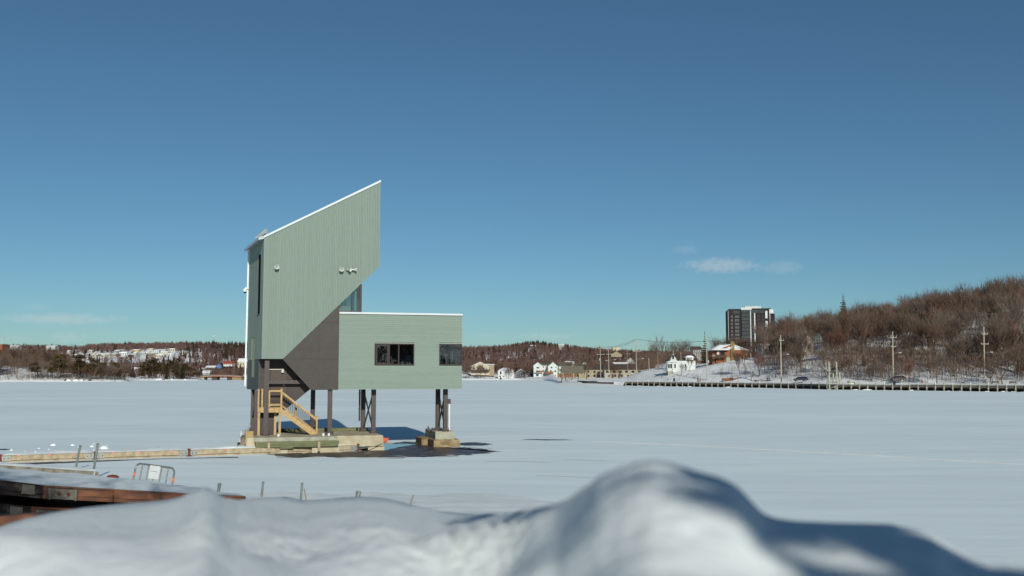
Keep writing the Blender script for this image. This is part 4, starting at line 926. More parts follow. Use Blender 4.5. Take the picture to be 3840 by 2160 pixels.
# left headland and island
GL = 'bare trees on the left headland'
for i in range(72):
    px = random.uniform(-160, 470); e = 5 + 110 * random.random() ** 1.3
    if px > 330: e = 4 + 30 * random.random()
    bare(px, shore(px) + e, random.uniform(11.5, 15.5) * (1 if px < 250 else .75), 'leafless brown tree in the wood on the left headland', GL, w_=random.uniform(.9, 1.3), lean=.08)
for i in range(16):
    px = random.uniform(515, 755); bare(px, shore(px) + 4 + 25 * random.random(), random.uniform(6, 10), 'leafless tree on the small wooded island before the bridge', 'bare trees on the island', w_=1.1, lean=.1)
for px, d, h, lab in ((320, 562, 9, 'white leaning birch stump over the snowy rocks of the headland'), (455, 573, 8, 'pale birch at the tip of the left headland'), (460, 574, 9, 'second pale birch at the tip of the left headland'), (352, 560, 8, 'pale birch beside the snowy rocks on the headland')):
    bare(px, d, h, lab, None, BIRCH, .15, .7, 'birch_tree')
def con(px, d, h, lab, grp, kinds=PINE, w_=1., nm='pine_tree'): return place(random.choice(kinds), gpt(px, d) - Vector((0, 0, .1)), h, lab, grp, nm, .04, w_)
for px, d, h in ((135, 556, 9), (218, 560, 14), (226, 566, 13), (296, 562, 14), (300, 570, 13), (340, 562, 12), (350, 566, 11), (385, 566, 10), (430, 572, 10), (442, 572, 8), (198, 558, 9), (120, 560, 8)):
    con(px, d, h, 'olive brown pine standing at the water edge of the left headland', 'pines on the left headland', PINE, 1.1)
for px, d, h in ((530, 664, 9), (545, 662, 11.5), (560, 668, 12.5), (572, 662, 11), (585, 668, 13), (598, 664, 11), (620, 662, 7), (636, 668, 12), (650, 662, 11), (668, 670, 12.5), (684, 662, 12), (700, 666, 10), (712, 660, 8), (728, 660, 6.5), (745, 658, 5.5), (625, 659, 5), (660, 660, 6)):
    con(px, d, h, 'olive brown pine on the small wooded island', 'pines on the island', PINE if px not in (684, 625) else CONI, 1.15)
for px, d, h, lab, k in ((3170, shore(3170) + 128, 20, 'lone dark spruce spire above the skyline of the right wood', CONI), (3465, shore(3465) + 85, 9, 'bushy green pine in the middle of the right wood', PINE), (3350, shore(3350) + 60, 7, 'half-hidden dark evergreen low in the right wood', CONI), (2643, 500, 17, 'sparse dark conifer beside the tall utility pole at the white house', SPARSE), (1935, 716, 9, 'dark rounded evergreen behind the slate blue house', PINE), (1878, 692, 2.6, 'dark clipped evergreen bush left of the white bungalow', CONI), (3630, shore(3630) + 45, 7, 'dark evergreen among trunks left of the right-hand pole', CONI), (3790, shore(3790) + 60, 9, 'dark evergreen at the right edge of the wood', CONI), (3690, shore(3690) + 38, 8, 'dark evergreen behind the rightmost tall pole', CONI), (3560, shore(3560) + 70, 9, 'dark evergreen halfway up the right wood below the birches', PINE), (3830, shore(3830) + 34, 8, 'dark evergreen low at the right picture edge', CONI), (3745, shore(3745) + 80, 10, 'dark evergreen high in the right-hand wood', PINE), (3240, shore(3240) + 40, 5, 'small dark evergreen right of the shelter', CONI)):
    place(k[-1] if k is CONI and h > 10 else random.choice(k), gpt(px, d) - Vector((0, 0, .1)), h, lab, None, 'evergreen_tree', .02, 1.5 if 'bushy' in lab or 'bush' in lab else .9)

# ------------------------------------------------------------------ houses
HOUSES = []
def house(name, label, px, py, d, wpx, hpx, rpx, wall, roof, roofk='gable_front', wins=(), yaw=0., depth=8., snow=False, winm='pane', framem='hwhite', cat='house', sink=3., group=None, extra=None, clear=True):
    """px,py: middle of the wall's foot; wpx/hpx/rpx: width, wall height and roof rise measured on the photo; wins: fractions x,z,w,h"""
    k = d / FPX; W, Hh, Rr = wpx * k, hpx * k, rpx * k
    p = WY(px, py, d); t = Thing(name, label, cat, p, yaw, group); HOUSES.append((px, d, W * .7 + 2)) if clear else None
    x0, x1 = -W / 2, W / 2
    t.part('wall', MB().box((x0, 0, -sink), (x1, depth, Hh)), wall)
    o = .35; mb = MB(); th = .22
    if roofk == 'gable_front':               # ridge runs away from the viewer, gable faces the lake
        t.part('gable', MB().loft([(x0, .0, Hh), (x1, .0, Hh), (0, .0, Hh + Rr)], [(x0, depth, Hh), (x1, depth, Hh), (0, depth, Hh + Rr)]), wall)
        for s_ in (-1, 1):
            e = Vector((s_ * (W / 2 + o), 0, Hh - o * Rr / (W / 2))); r = Vector((0, 0, Hh + Rr)); u = Vector((0, 0, th))
            mb.loft([e + Vector((0, -o, 0)), r + Vector((0, -o, 0)), r + u + Vector((0, -o, 0)), e + u + Vector((0, -o, 0))], [e + Vector((0, depth + o, 0)), r + Vector((0, depth + o, 0)), r + u + Vector((0, depth + o, 0)), e + u + Vector((0, depth + o, 0))])
    elif roofk == 'gable_side':              # ridge parallel to the front
        for sgn, y in ((1, -o), (-1, depth + o)):
            e = Vector((0, y, Hh - .1)); r = Vector((0, depth / 2, Hh + Rr)); u = Vector((0, 0, th))
            mb.loft([Vector((x0 - o, 0, 0)) + v for v in (e, r, r + u, e + u)], [Vector((x1 + o, 0, 0)) + v for v in (e, r, r + u, e + u)])
        t.part('gable', MB().loft([(x0, 0, Hh), (x0, depth, Hh), (x0, depth / 2, Hh + Rr)], [(x1, 0, Hh), (x1, depth, Hh), (x1, depth / 2, Hh + Rr)]), wall)
    elif roofk == 'hip':
        i = min(W, depth) * .38; b = [(x0 - o, -o, Hh), (x1 + o, -o, Hh), (x1 + o, depth + o, Hh), (x0 - o, depth + o, Hh)]; r = [(x0 + i, depth / 2 - .01, Hh + Rr), (x1 - i, depth / 2 - .01, Hh + Rr), (x1 - i, depth / 2 + .01, Hh + Rr), (x0 + i, depth / 2 + .01, Hh + Rr)]
        mb.loft([Vector(v) for v in b], [Vector(v) for v in r])
    else: mb.box((x0 - o, -o, Hh), (x1 + o, depth + o, Hh + max(.3, Rr)))
    rf = t.part('roof', mb, 'roofsnow' if snow else roof)
    for (fx, fz, fw, fh) in wins:
        cx, cz, ww, wh = x0 + fx * W, fz * Hh, fw * W, fh * Hh
        f = t.part('window', MB().box((cx - ww / 2 - .08, -.07, cz - wh / 2 - .08), (cx + ww / 2 + .08, -.005, cz + wh / 2 + .08)), framem)
        t.part('pane', MB().box((cx - ww / 2, -.09, cz - wh / 2), (cx + ww / 2, -.072, cz + wh / 2)), winm, f)
    if extra: extra(t, W, Hh, Rr, k)
    return t
# lakeside row between wing and pavilion
W4 = [(.2, .8, .1, .18), (.8, .8, .1, .18), (.35, .35, .1, .2), (.7, .35, .1, .2)]
def deck_cream(t, W, Hh, Rr, k):
    t.part('porch_rail', MB().box((-W / 2, -2.2, -.2), (W / 2, -2.1, .9)), 'hbrown'); t.part('porch_floor', MB().box((-W / 2, -2.2, -.6), (W / 2, 0, -.21)), 'hbrown')
house('cream_house', 'cream gabled house with brown porch rail on the snowy lakeside slope', 1800, 1391, 712, 68, 17, 16, 'cream', 'cream', 'gable_front', [(.18, .55, .12, .3), (.42, .55, .07, .25), (.7, .55, .1, .3)], depth=9, snow=True, extra=deck_cream)
house('tan_block', 'flat-roofed tan house block right of the cream gabled house', 1836, 1394, 714, 34, 27, 1, 'htan', 'shingle', 'flat', [(.38, .75, .2, .22), (.45, .3, .2, .28)], depth=9, snow=True)
house('white_bungalow', 'white bungalow with snowy hip roof and tall dark windows by the shore', 1897, 1419, 699, 58, 29, 11, 'hwhite', 'roofsnow', 'hip', [(.17, .72, .1, .36), (.5, .82, .12, .16), (.12, .28, .1, .16), (.36, .28, .1, .14), (.85, .8, .06, .12)], depth=9, snow=True)
house('slate_house', 'small slate blue house with white gable trim and white door', 1953, 1413, 706, 30, 18, 9, 'hslate', 'roofsnow', 'gable_front', [(.62, .6, .22, .6), (.18, .65, .12, .3)], depth=8, snow=True)
house('slate_shed', 'low dark shed with small white windows between slate and white houses', 1990, 1404, 712, 22, 13, 4, 'hslate', 'shingle', 'gable_side', [(.3, .5, .22, .4), (.7, .5, .15, .4)], depth=6)
def deckw(t, W, Hh, Rr, k):
    t.part('balcony', MB().box((-W / 2 - .2, -2.0, Hh * .36), (W * .7, -.02, Hh * .40)), 'hgrey'); r = t.part('balcony_rail', MB().box((W * .05, -2.0, Hh * .405), (W * .72, -1.92, Hh * .55)), 'cedar')
    for x in (-W * .5, 0, W * .5): t.part('post', MB().box((x - .08, -1.95, -1), (x + .08, -1.8, Hh * .36)), 'hgrey')
house('white_double_house', 'tall white gabled house with snowy roof and red-railed balcony', 2017, 1412, 702, 32, 40, 12, 'hwhite', 'roofsnow', 'gable_front', [(.5, .82, .3, .13), (.45, .48, .3, .15), (.45, .14, .3, .2)], depth=11, snow=True, extra=deckw)
house('white_wing', 'recessed white side wing joined to the tall white gabled house', 2045, 1410, 707, 24, 40, 7, 'hwhite', 'shingleg', 'gable_side', [(.2, .84, .12, .14), (.6, .84, .1, .12), (.2, .5, .12, .14)], depth=9)
house('brown_roofed_house', 'house with brown roof peeking over the white double house', 2040, 1390, 735, 44, 22, 14, 'cream', 'shingle', 'gable_side', [], depth=8)
def deckm(t, W, Hh, Rr, k):
    t.part('deck_rail', MB().box((-W * .75, -2.6, Hh * .31), (W * .02, -2.5, Hh * .47)), 'cedar'); t.part('deck_floor', MB().box((-W * .75, -2.6, Hh * .27), (W * .02, -.02, Hh * .305)), 'cedar')
    for x in (-W * .7, -W * .35, 0): t.part('post', MB().box((x - .1, -2.55, -1), (x + .1, -2.4, Hh * .27)), 'cedar')
    t.part('awning', MB().loft([(W * .62, -.6, Hh * .62), (W * .8, -.6, Hh * .62), (W * .8, 0, Hh * .7), (W * .62, 0, Hh * .7)], [(W * .62, -.6, Hh * .6), (W * .8, -.6, Hh * .6), (W * .8, 0, Hh * .68), (W * .62, 0, Hh * .68)]), 'shingleg')
    t.part('chimney_pipe', MB().tube((0, .3, Hh + Rr), (0, .3, Hh + Rr + 1.6), .08), 'galv')
house('mint_house', 'pale mint gabled house with grey green roof and red cedar deck', 2074, 1411, 694, 37, 38, 15, 'hmint', 'shingleg', 'gable_front', [(.36, .86, .15, .14), (.8, .88, .08, .12), (.28, .5, .16, .15), (.72, .5, .16, .15), (.75, .1, .1, .1)], depth=12, extra=deckm)
house('mint_side_wing', 'pale mint side wing under a long grey green roof, beside the pavilion', 2119, 1411, 700, 48, 38, 14, 'hmint', 'shingleg', 'gable_side', [(.12, .58, .1, .1), (.12, .15, .1, .1)], depth=10)
house('snow_gable_house', 'white gabled house with snowy roof beyond the mint house', 2138, 1400, 735, 32, 32, 12, 'hwhite', 'roofsnow', 'gable_side', [], depth=9, snow=True)
house('white_gabled_house', 'white gable end rising over the right end of the pavilion roof', 2192, 1395, 660, 28, 24, 15, 'hwhite', 'shingle', 'gable_front', [(.5, 1.15, .12, .2)], depth=9)
def fence(px0, px1, py, d, h, n, m, label):
    a, b = WY(px0, py, d), WY(px1, py, d); t = Thing('board_fence', label, 'fence', a); L_ = (b - a).length
    for i in range(n): t.part('board', MB().box((L_ * i / n, 0, -1), (L_ * (i + .93) / n, .06, h)), m)
    t.part('rail', MB().box((0, .061, h * .6), (L_, .14, h * .7)), m)
fence(2090, 2175, 1414, 668, 2.4, 34, 'cedar', 'reddish cedar board fence behind the pavilion')
# terrace
def terrace_extra(t, W, Hh, Rr, k):
    for i in range(8):
        cx = -W / 2 + W * (i + .5) / 8; t.part('garage_door', MB().box((cx - 1.3, -.06, -.3), (cx - .1, -.005, 1.7)), 'hbrown' if i % 3 else 'hgrey')
    t.part('string_course', MB().box((-W / 2, -.12, Hh * .46), (W / 2, -.01, Hh * .50)), 'hwhite')
house('terrace', 'long low terrace with dark snow-dusted roof and white window groups', 2362, 1416, 560, 190, 30, 20, 'htan', 'shingle', 'gable_side', [((i + .5) / 8, .74, .062, .3) for i in range(8)] + [((i + .72) / 8, .22, .045, .3) for i in range(8)], depth=11, extra=terrace_extra)
house('terrace_left_part', 'left part of the terrace behind the round bare tree', 2218, 1416, 575, 90, 30, 18, 'htan', 'shingle', 'gable_side', [((i + .5) / 4, .72, .09, .3) for i in range(4)] + [((i + .5) / 4, .22, .1, .3) for i in range(4)], depth=11)
house('white_upper_block', 'white flat-roofed upper storey with two dark windows above the terrace', 2328, 1372, 575, 54, 11, 1, 'hwhite', 'roofsnow', 'flat', [(.2, .45, .16, .35), (.74, .45, .17, .38)], depth=7, snow=True)
house('pale_gabled_house', 'pale gable half hidden by branches above the terrace', 2365, 1375, 600, 42, 10, 20, 'hgrey', 'roofsnow', 'gable_front', [], depth=9, snow=True)
house('hill_gable_house', 'grey gable of a house among trees on the hill behind the terrace', 2312, 1334, 860, 40, 5, 12, 'htan', 'shingleg', 'gable_front', [], depth=10, clear=False, sink=1)
house('skyline_block', 'pale flat-topped building on the skyline above the terrace', 2311, 1309, 1240, 26, 6, .5, 'cream', 'cream', 'flat', [], depth=14, cat='building', clear=False)
# white house with pointed gable
def victorian(t, W, Hh, Rr, k):
    d_ = 8.
    t.part('main_roof', MB().loft([(-W * .28, -.2, Hh), (W * .62, -.2, Hh), (W * .55, 4.5, Hh + 24 * k), (-W * .20, 4.5, Hh + 24 * k)], [(-W * .28, 9.2, Hh), (W * .62, 9.2, Hh), (W * .55, 4.6, Hh + 24 * k), (-W * .20, 4.6, Hh + 24 * k)]), 'shingle')
    g = t.part('spire_gable', MB().loft([(-W * .5, -.4, Hh - .3), (-W * .21, -.4, Hh - .3), (-W * .36, -.1, Hh + 25 * k)], [(-W * .5, 3, Hh - .3), (-W * .21, 3, Hh - .3), (-W * .36, 3, Hh + 25 * k)]), 'hmint')
    for x in (-W * .385, -W * .345): t.part('window', MB().box((x - .2, -.46, Hh + .6), (x + .2, -.38, Hh + 2.1)), 'pane', g)
    t.part('finial', MB().tube((-W * .36, 0, Hh + 24 * k), (-W * .36, 0, Hh + 40 * k), .09), 'pole')
    b = t.part('bay', MB().box((-W * .62, -2.2, -3), (-W * .28, .5, Hh * .82)), 'hmint'); t.part('bay_front', MB().box((-W * .42, -2.3, -.6), (-W * .24, -2.205, Hh * .80)), 'hwhite', b)
    t.part('bay_roof', MB().loft([(-W * .66, -2.6, Hh * .82), (-W * .22, -2.6, Hh * .82), (-W * .22, .8, Hh * .82), (-W * .66, .8, Hh * .82)], [(-W * .45, -.4, Hh + .1), (-W * .36, -.4, Hh + .1), (-W * .36, 0, Hh + .1), (-W * .45, 0, Hh + .1)]), 'roofsnow', b)
    for x in (-W * .565, -W * .48, -W * .33): t.part('window', MB().box((x - .3, -2.36, Hh * .28), (x + .3, -2.3 if x > -W * .4 else -2.2, Hh * .66)), 'pane', b)
    dm = t.part('dormer', MB().box((W * .12, -.6, Hh + .1), (W * .42, 2.5, Hh + 11 * k)), 'hwhite')
    t.part('dormer_roof', MB().loft([(W * .08, -1, Hh + 11 * k), (W * .46, -1, Hh + 11 * k), (W * .34, -1, Hh + 18 * k), (W * .20, -1, Hh + 18 * k)], [(W * .08, 3, Hh + 11 * k), (W * .46, 3, Hh + 11 * k), (W * .34, 3, Hh + 18 * k), (W * .20, 3, Hh + 18 * k)]), 'roofsnow', dm)
    for x in (W * .21, W * .32): t.part('window', MB().box((x - .35, -.68, Hh + .4), (x + .35, -.605, Hh + 1.7)), 'hgrey', dm)
    t.part('foundation', MB().box((-W * .62, -2.25, -3), (W * .6, -.01, -.1)), 'conc')
house('white_spired_house', 'white house with pointed mint gable, dark roof and white dormer', 2560, 1391, 396, 96, 39, 2, 'hwhite', 'shingle', 'flat', [(.45, .55, .05, .3), (.62, .5, .05, .3)], depth=9, extra=victorian, sink=2)
house('distant_peak_house', 'grey house with dark roof half seen behind the white house', 2615, 1330, 520, 30, 20, 10, 'hgrey', 'shingle', 'gable_side', [], depth=8)
# brick bungalow
def brick_extra(t, W, Hh, Rr, k):
    c = t.part('chimney', MB().box((-W * .04, -.7, -3), (W * .08, .5, Hh + Rr + 1.0)), 'brickd')
    t.part('foundation', MB().box((-W * .19, -.05, -3.2), (W * .5, -.002, -.02)), 'conc')
    t.part('gable_panel', MB().loft([(-W * .19, -.06, Hh + .05), (W * .5, -.06, Hh + .05), (W * .13, -.06, Hh + Rr * .86)], [(-W * .19, -.02, Hh + .05), (W * .5, -.02, Hh + .05), (W * .13, -.02, Hh + Rr * .86)]), 'hwhite')
    p = t.part('porch_floor', MB().box((-W * .64, -2.4, -.2), (-W * .2, -.05, .02)), 'hbrown'); t.part('porch_rail', MB().box((-W * .64, -2.4, .03), (-W * .2, -2.32, 1.0)), 'hbrown', p)
    for x in (-W * .62, -W * .42, -W * .22): t.part('post', MB().box((x - .1, -2.38, -3.2), (x + .1, -2.2, -.21)), 'hbrown', p)
    w1 = t.part('side_wall', MB().box((-W * .60, .9, -3), (-W * .505, 8.6, Hh)), 'brick')
    t.part('front_glazing', MB().box((-W * .36, -.07, .2), (-W * .22, -.01, Hh * .9)), 'pane'); t.part('door', MB().box((-W * .46, -.07, .1), (-W * .40, -.01, Hh * .85)), 'hwhite')
    t.part('left_roof', MB().loft([(-W * .66, -1.8, Hh - .05), (-W * .12, -1.8, Hh - .05), (W * .10, -.4, Hh + Rr * .9), (-W * .30, 4, Hh + Rr * .95)], [(-W * .66, 9, Hh - .05), (-W * .12, 9, Hh - .05), (W * .10, 9, Hh + Rr * .9), (-W * .30, 9, Hh + Rr * .95)]), 'roofsnow')
house('brick_bungalow', 'orange brick bungalow with yellow chimney, white gable and raised porch', 2744, 1340, 398, 118, 27, 22, 'brick', 'roofsnow', 'gable_front', [], depth=9, snow=True, extra=brick_extra, sink=3)
house('hillside_white_house', 'tall white house half hidden by trees above the dark blue car', 3031, 1330, 372, 42, 56, 16, 'cream', 'hbrown', 'gable_front', [(.6, .5, .22, .3), (.3, .75, .2, .3)], depth=9)
house('hillside_red_house', 'long low dark red house behind the trees right of the brick bungalow', 2930, 1318, 400, 56, 18, 8, 'hbrown', 'shingle', 'gable_side', [(.3, .5, .12, .4), (.6, .5, .12, .4)], depth=8)
house('hillside_snow_shed', 'low snow-roofed shed between brick bungalow and white hillside house', 2880, 1305, 410, 50, 9, 6, 'hwhite', 'roofsnow', 'gable_side', [], depth=7, snow=True)
# dark tower block
d = 820; k = d / FPX; p = WY(2820, 1330, d)
t = Thing('tower_block', 'dark charcoal apartment tower with white stripes rising above the trees', 'building', p, R(-8)); HOUSES.append((2820, d, 26))
def tb(x0, x1, zt, zb=1360): return (x0 - 2820) * k, (x1 - 2820) * k, (1330 - zt) * k, (1330 - zb) * k
def blk(nm, x0, x1, zt, zb, y0, y1, m, par=None):
    a, b, c, e = tb(x0, x1, zt, zb); return t.part(nm, MB().box((a, y0, e), (b, y1, c)), m, par)
bd = blk('main_body', 2738, 2816, 1158, 1380, 0, 26, 'tower'); bd2 = blk('right_body', 2817, 2893, 1156, 1380, 1.5, 26, 'tower'); blk('far_body', 2894, 2908, 1176, 1380, 3, 24, 'tower'); blk('left_face', 2733, 2737.6, 1162, 1380, 2, 22, 'tower')
blk('penthouse', 2800, 2860, 1147, 1157.5, 6, 20, 'hwhite'); blk('roof_band', 2783, 2822, 1153, 1162, -.6, -.02, 'hwhite'); blk('roof_box', 2887, 2902, 1160, 1175.5, 1, 10, 'hwhite')
g = blk('glazed_bay', 2784, 2815, 1163, 1330, -1.2, -.02, 'towerglass')
for i in range(11): blk('floor_band', 2783.5, 2815.5, 1173.5 + i * 13.7, 1176.5 + i * 13.7, -1.35, -1.21, 'tower', g)
for x0, x1 in ((2816.4, 2819.6), (2831, 2835)): blk('white_stripe', x0, x1, 1163 if x0 < 2820 else 1174, 1330, .9, 1.48, 'hwhite')
for x0, x1, z0, z1 in ((2872, 2880, 1166, 1194), (2872, 2880, 1204, 1236), (2888, 2890, 1162, 1300)): blk('white_stripe', x0, x1, z0, z1, .9, 1.48, 'hwhite')
blk('top_glazing', 2753, 2777, 1165, 1176, -.12, -.01, 'towerglass'); blk('top_glazing', 2820, 2868, 1162, 1174, 1.3, 1.49, 'towerglass')
for i in range(9):
    zt = 1184 + i * 13.7
    for x in (2746, 2761, 2769):
        f = blk('window', x, x + 5, zt, zt + 7, -.15, -.01, 'hgrey', bd); blk('pane', x + .8, x + 4.2, zt + .8, zt + 6.2, -.2, -.155, 'pane', f)
    for x in (2822, 2826.5, 2844, 2848, 2860, 2864):
        blk('window', x, x + 3.2, zt - 2, zt + 5, 1.35, 1.49, 'towerglass', bd2)
blk('hoist_mast', 2734, 2736, 1165, 1340, -1.5, -.8, 'galv')
# houses on the far left hillside
LH = [(256, 1324, 13, 7, 4, 'hwhite', 'gable_side', 'leftmost white house high on the far hillside'), (278, 1320, 10, 5, 3, 'hgrey', 'gable_side', 'small grey snow-roofed house right of the leftmost hillside house'), (297, 1319, 17, 6, 3, 'hgrey', 'hip', 'wide grey hip-roofed house on the left of the far hillside'), (284, 1336, 22, 5, 2, 'hgrey', 'flat', 'long low flat-roofed grey building at the left foot of the hillside houses'), (315, 1334, 22, 5, 1, 'hgrey', 'flat', 'second long low grey building left of the cream gable'), (336, 1324, 13, 8, 4, 'hwhite', 'gable_front', 'white narrow house above the cream gable'), (357, 1338, 20, 8, 11, 'cream', 'gable_front', 'steep cream gabled house on the far hillside, dark roof behind'), (374, 1336, 14, 9, 2, 'hslate', 'gable_side', 'dark-roofed house attached right of the steep cream gable'), (386, 1338, 14, 8, 5, 'cream', 'gable_front', 'small cream gabled house right of the steep one'), (400, 1333, 18, 6, 3, 'hgrey', 'gable_side', 'grey snow-roofed house left of the tan red-trimmed house'), (424, 1336, 26, 8, 3, 'htan', 'gable_side', 'tan house with dark red upper band on the far hillside'), (438, 1322, 18, 7, 3, 'hgrey', 'gable_side', 'grey house above the tan red-trimmed one'), (462, 1335, 26, 12, 3, 'hwhite', 'flat', 'wide white two-storey house in the middle of the hillside'), (482, 1326, 14, 6, 3, 'hwhite', 'hip', 'small white hip-roofed house above the brown one'), (490, 1338, 22, 9, 3, 'hbrown', 'gable_side', 'dark brown house beside the tall white narrow house'), (506, 1337, 9, 15, 2, 'hwhite', 'flat', 'tall narrow white house on the far hillside'), (527, 1335, 30, 10, 4, 'hgrey', 'hip', 'broad pale grey house right of the tall narrow one'), (508, 1319, 22, 6, 3, 'hyellow', 'gable_side', 'yellow house high in the middle of the far hillside'), (550, 1326, 16, 7, 4, 'hwhite', 'hip', 'white hip-roofed house above the beige one'), (567, 1336, 30, 11, 5, 'htan', 'hip', 'large beige hip-roofed house near the right of the hillside'), (563, 1315, 18, 7, 3, 'cream', 'hip', 'cream house at the top of the hillside row'), (586, 1325, 17, 10, 4, 'hwhite', 'gable_side', 'white house with two small dormers on the hillside'), (597, 1340, 24, 10, 2, 'cream', 'flat', 'cream house below the white dormered one'), (610, 1320, 18, 7, 2, 'hgrey', 'flat', 'grey house at the upper right of the hillside row'), (616, 1327, 24, 7, 2, 'cream', 'flat', 'wide cream house above the white cube house'), (607, 1341, 15, 8, 2, 'cream', 'gable_side', 'small cream house left of the white cube house'), (640, 1336, 20, 11, 1, 'hwhite', 'flat', 'bright white cube house with two dark windows'), (646, 1318, 18, 9, 2, 'cream', 'flat', 'cream house behind the white cube house'), (684, 1331, 32, 14, 3, 'hgrey', 'hip', 'big grey glazed building at the right end of the hillside row'), (704, 1308, 15, 7, 1, 'hwhite', 'flat', 'white building above the big grey glazed one'), (752, 1362, 28, 7, 2, 'htan', 'flat', 'long beige building low on the right slope'), (848, 1362, 12, 7, 3, 'htan', 'gable_side', 'beige house left of the red-roofed house')]
for px, py, wp, hp, rp, m, rk, lab in LH:
    d = on_ground(px, py, 800, 1270)
    if d >= 1270: d = 1180
    nw = max(2, int(wp / 7)); wins = [((i + .5) / nw, z_, .32 / nw * 1.2, .26) for i in range(nw) for z_ in ((.3, .75) if hp > 7 else (.5,))]
    house('hillside_house', lab, px, py, d, wp, hp, rp, m, 'roofsnow', rk, wins, depth=9, snow=(m not in ('hslate',)), sink=1.2, group='houses on the far left hillside', framem='hgrey')
for px, py, wp, hp, rp, m, rf, rk, lab in ((854, 1370, 32, 6, 8, 'hwhite', 'redroof', 'gable_side', 'white house with bright red roof above the bridge'), (821, 1378, 18, 8, 9, 'hblue', 'shingle', 'gable_front', 'blue gabled house with brown roof left of the red-roofed house'), (788, 1388, 34, 10, 6, 'hslate', 'roofsnow', 'gable_side', 'slate house with white trim above the bridge'), (753, 1393, 15, 8, 5, 'hgrey', 'roofsnow', 'gable_front', 'small grey gabled house left of the bridge'), (772, 1402, 28, 4, 8, 'hgrey', 'roofsnow', 'gable_side', 'grey building with large snowy roof beside the bridge'), (908, 1376, 34, 20, 11, 'cream', 'roofsnow', 'gable_side', 'large cream apartment house with striped snowy roofs behind the tower edge'), (500, 1392, 30, 6, 8, 'hgrey', 'roofsnow', 'gable_side', 'grey gabled row behind the gap between headland and island'), (492, 1411, 44, 10, 1, 'htan', 'roofsnow', 'flat', 'flat low building at the end of the inlet')):
    house('shore_house', lab, px, py, 800 if py < 1400 else 760, wp, hp, rp, m, rf, rk, [((i + .5) / 4, .5, .09, .35) for i in range(4)], depth=9, snow=(rf == 'roofsnow'), sink=.8, clear=False)
for px, py, wp, lab in ((1790, 1322, 24, 'snowy house roof left on the far hill right of the tower wing'), (1842, 1322, 20, 'second snowy house roof on the far hill right of the wing'), (1920, 1346, 30, 'pale long house among trees above the white bungalow'), (2000, 1302, 22, 'house with snowy roof near the top of the wooded hill'), (2105, 1298, 20, 'pale house on the right shoulder of the wooded hill'), (1883, 1332, 22, 'small snowy-roofed house halfway up the wooded hill')):
    d = on_ground(px, py, 800, 1270); house('hill_house', lab, px, py, min(d, 1200), wp, 5, 3, 'hgrey', 'roofsnow', 'gable_side', [(.3, .5, .12, .4), (.7, .5, .12, .4)], depth=9, snow=True, sink=4, group='houses on the wooded hill right of the tower')
house('left_edge_block', 'brick building with roof frame cut by the left edge of the picture', -8, 1300, 900, 32, 8, .5, 'brick', 'brick', 'flat', [], depth=14, cat='building', extra=lambda t, W, Hh, Rr, k: [t.part('roof_frame', MB().box((W * .2, 2 + 0 * i, Hh + .3 + i * 2.1), (W * .5, 3, Hh + .5 + i * 2.1)), 'hwhite') for i in range(4)] and t.part('frame_post', MB().box((W * .47, 2, Hh), (W * .5, 2.9, Hh + 8)), 'hwhite'))
for px, py, lab in ((50, 1302, 'snowy flat roof among the trees at the far left'), (190, 1303, 'snow-roofed house right of the three dark spruces on the left skyline')):
    house('skyline_house', lab, px, py, 1150, 34, 4, 3, 'hgrey', 'roofsnow', 'gable_side', [(.3, .5, .1, .4)], depth=9, snow=True)

# ------------------------------------------------------------------ far woodland and brush (uncountable)
rng = np.random.default_rng(5)
def brush(name, P, ntri, tw, mat, label, lo=.18, spread=.30):
    """P rows: x,y,z,height; each stem carries ntri thin upward slivers"""
    P = np.asarray(P, float); n = len(P)
    if n == 0: return
    h = P[:, 3][:, None]; f = rng.uniform(lo, .8, (n, ntri)); a = rng.uniform(0, 6.283, (n, ntri)); r = spread * h * np.sqrt(rng.uniform(0, 1, (n, ntri))) * np.sin(np.pi * np.clip(f, .15, .92))
    bx = P[:, 0:1] + r * np.cos(a); by = P[:, 1:2] + r * np.sin(a); bz = P[:, 2:3] + f * h
    ln = h * rng.uniform(.14, .34, (n, ntri)); tx = bx + np.cos(a) * ln * .45 + rng.normal(0, .12, (n, ntri)) * ln; ty = by + np.sin(a) * ln * .45; tz = bz + ln * .85
    w_ = tw * rng.uniform(.6, 1.4, (n, ntri)); th = rng.uniform(0, 3.14, (n, ntri)); ox = w_ * np.cos(th); oy = w_ * np.sin(th)
    V = np.stack([np.stack([bx + ox, by + oy, bz], -1), np.stack([bx - ox, by - oy, bz], -1), np.stack([tx, ty, tz], -1)], 2).reshape(-1, 3)
    T = np.stack([P[:, :3] + np.c_[np.full(n, tw * 1.3), np.zeros(n), np.full(n, -.3)], P[:, :3] + np.c_[np.full(n, -tw * 1.3), np.zeros(n), np.full(n, -.3)], P[:, :3] + np.c_[np.zeros(n), np.zeros(n), P[:, 3] * .9]], 1).reshape(-1, 3)
    add_tris(name, np.vstack([V, T]), mat, label)
def add_tris(name, V, mat, label):
    me = bpy.data.meshes.new(name); nt_ = len(V) // 3
    me.vertices.add(len(V)); me.vertices.foreach_set('co', V.astype(np.float32).ravel()); me.loops.add(len(V)); me.loops.foreach_set('vertex_index', np.arange(len(V), dtype=np.int32))
    me.polygons.add(nt_); me.polygons.foreach_set('loop_start', np.arange(0, len(V), 3, dtype=np.int32)); me.update(calc_edges=True); me.materials.append(M[mat])
    o = bpy.data.objects.new(name, me); COL.objects.link(o); tag(o, label, kind='stuff'); return o
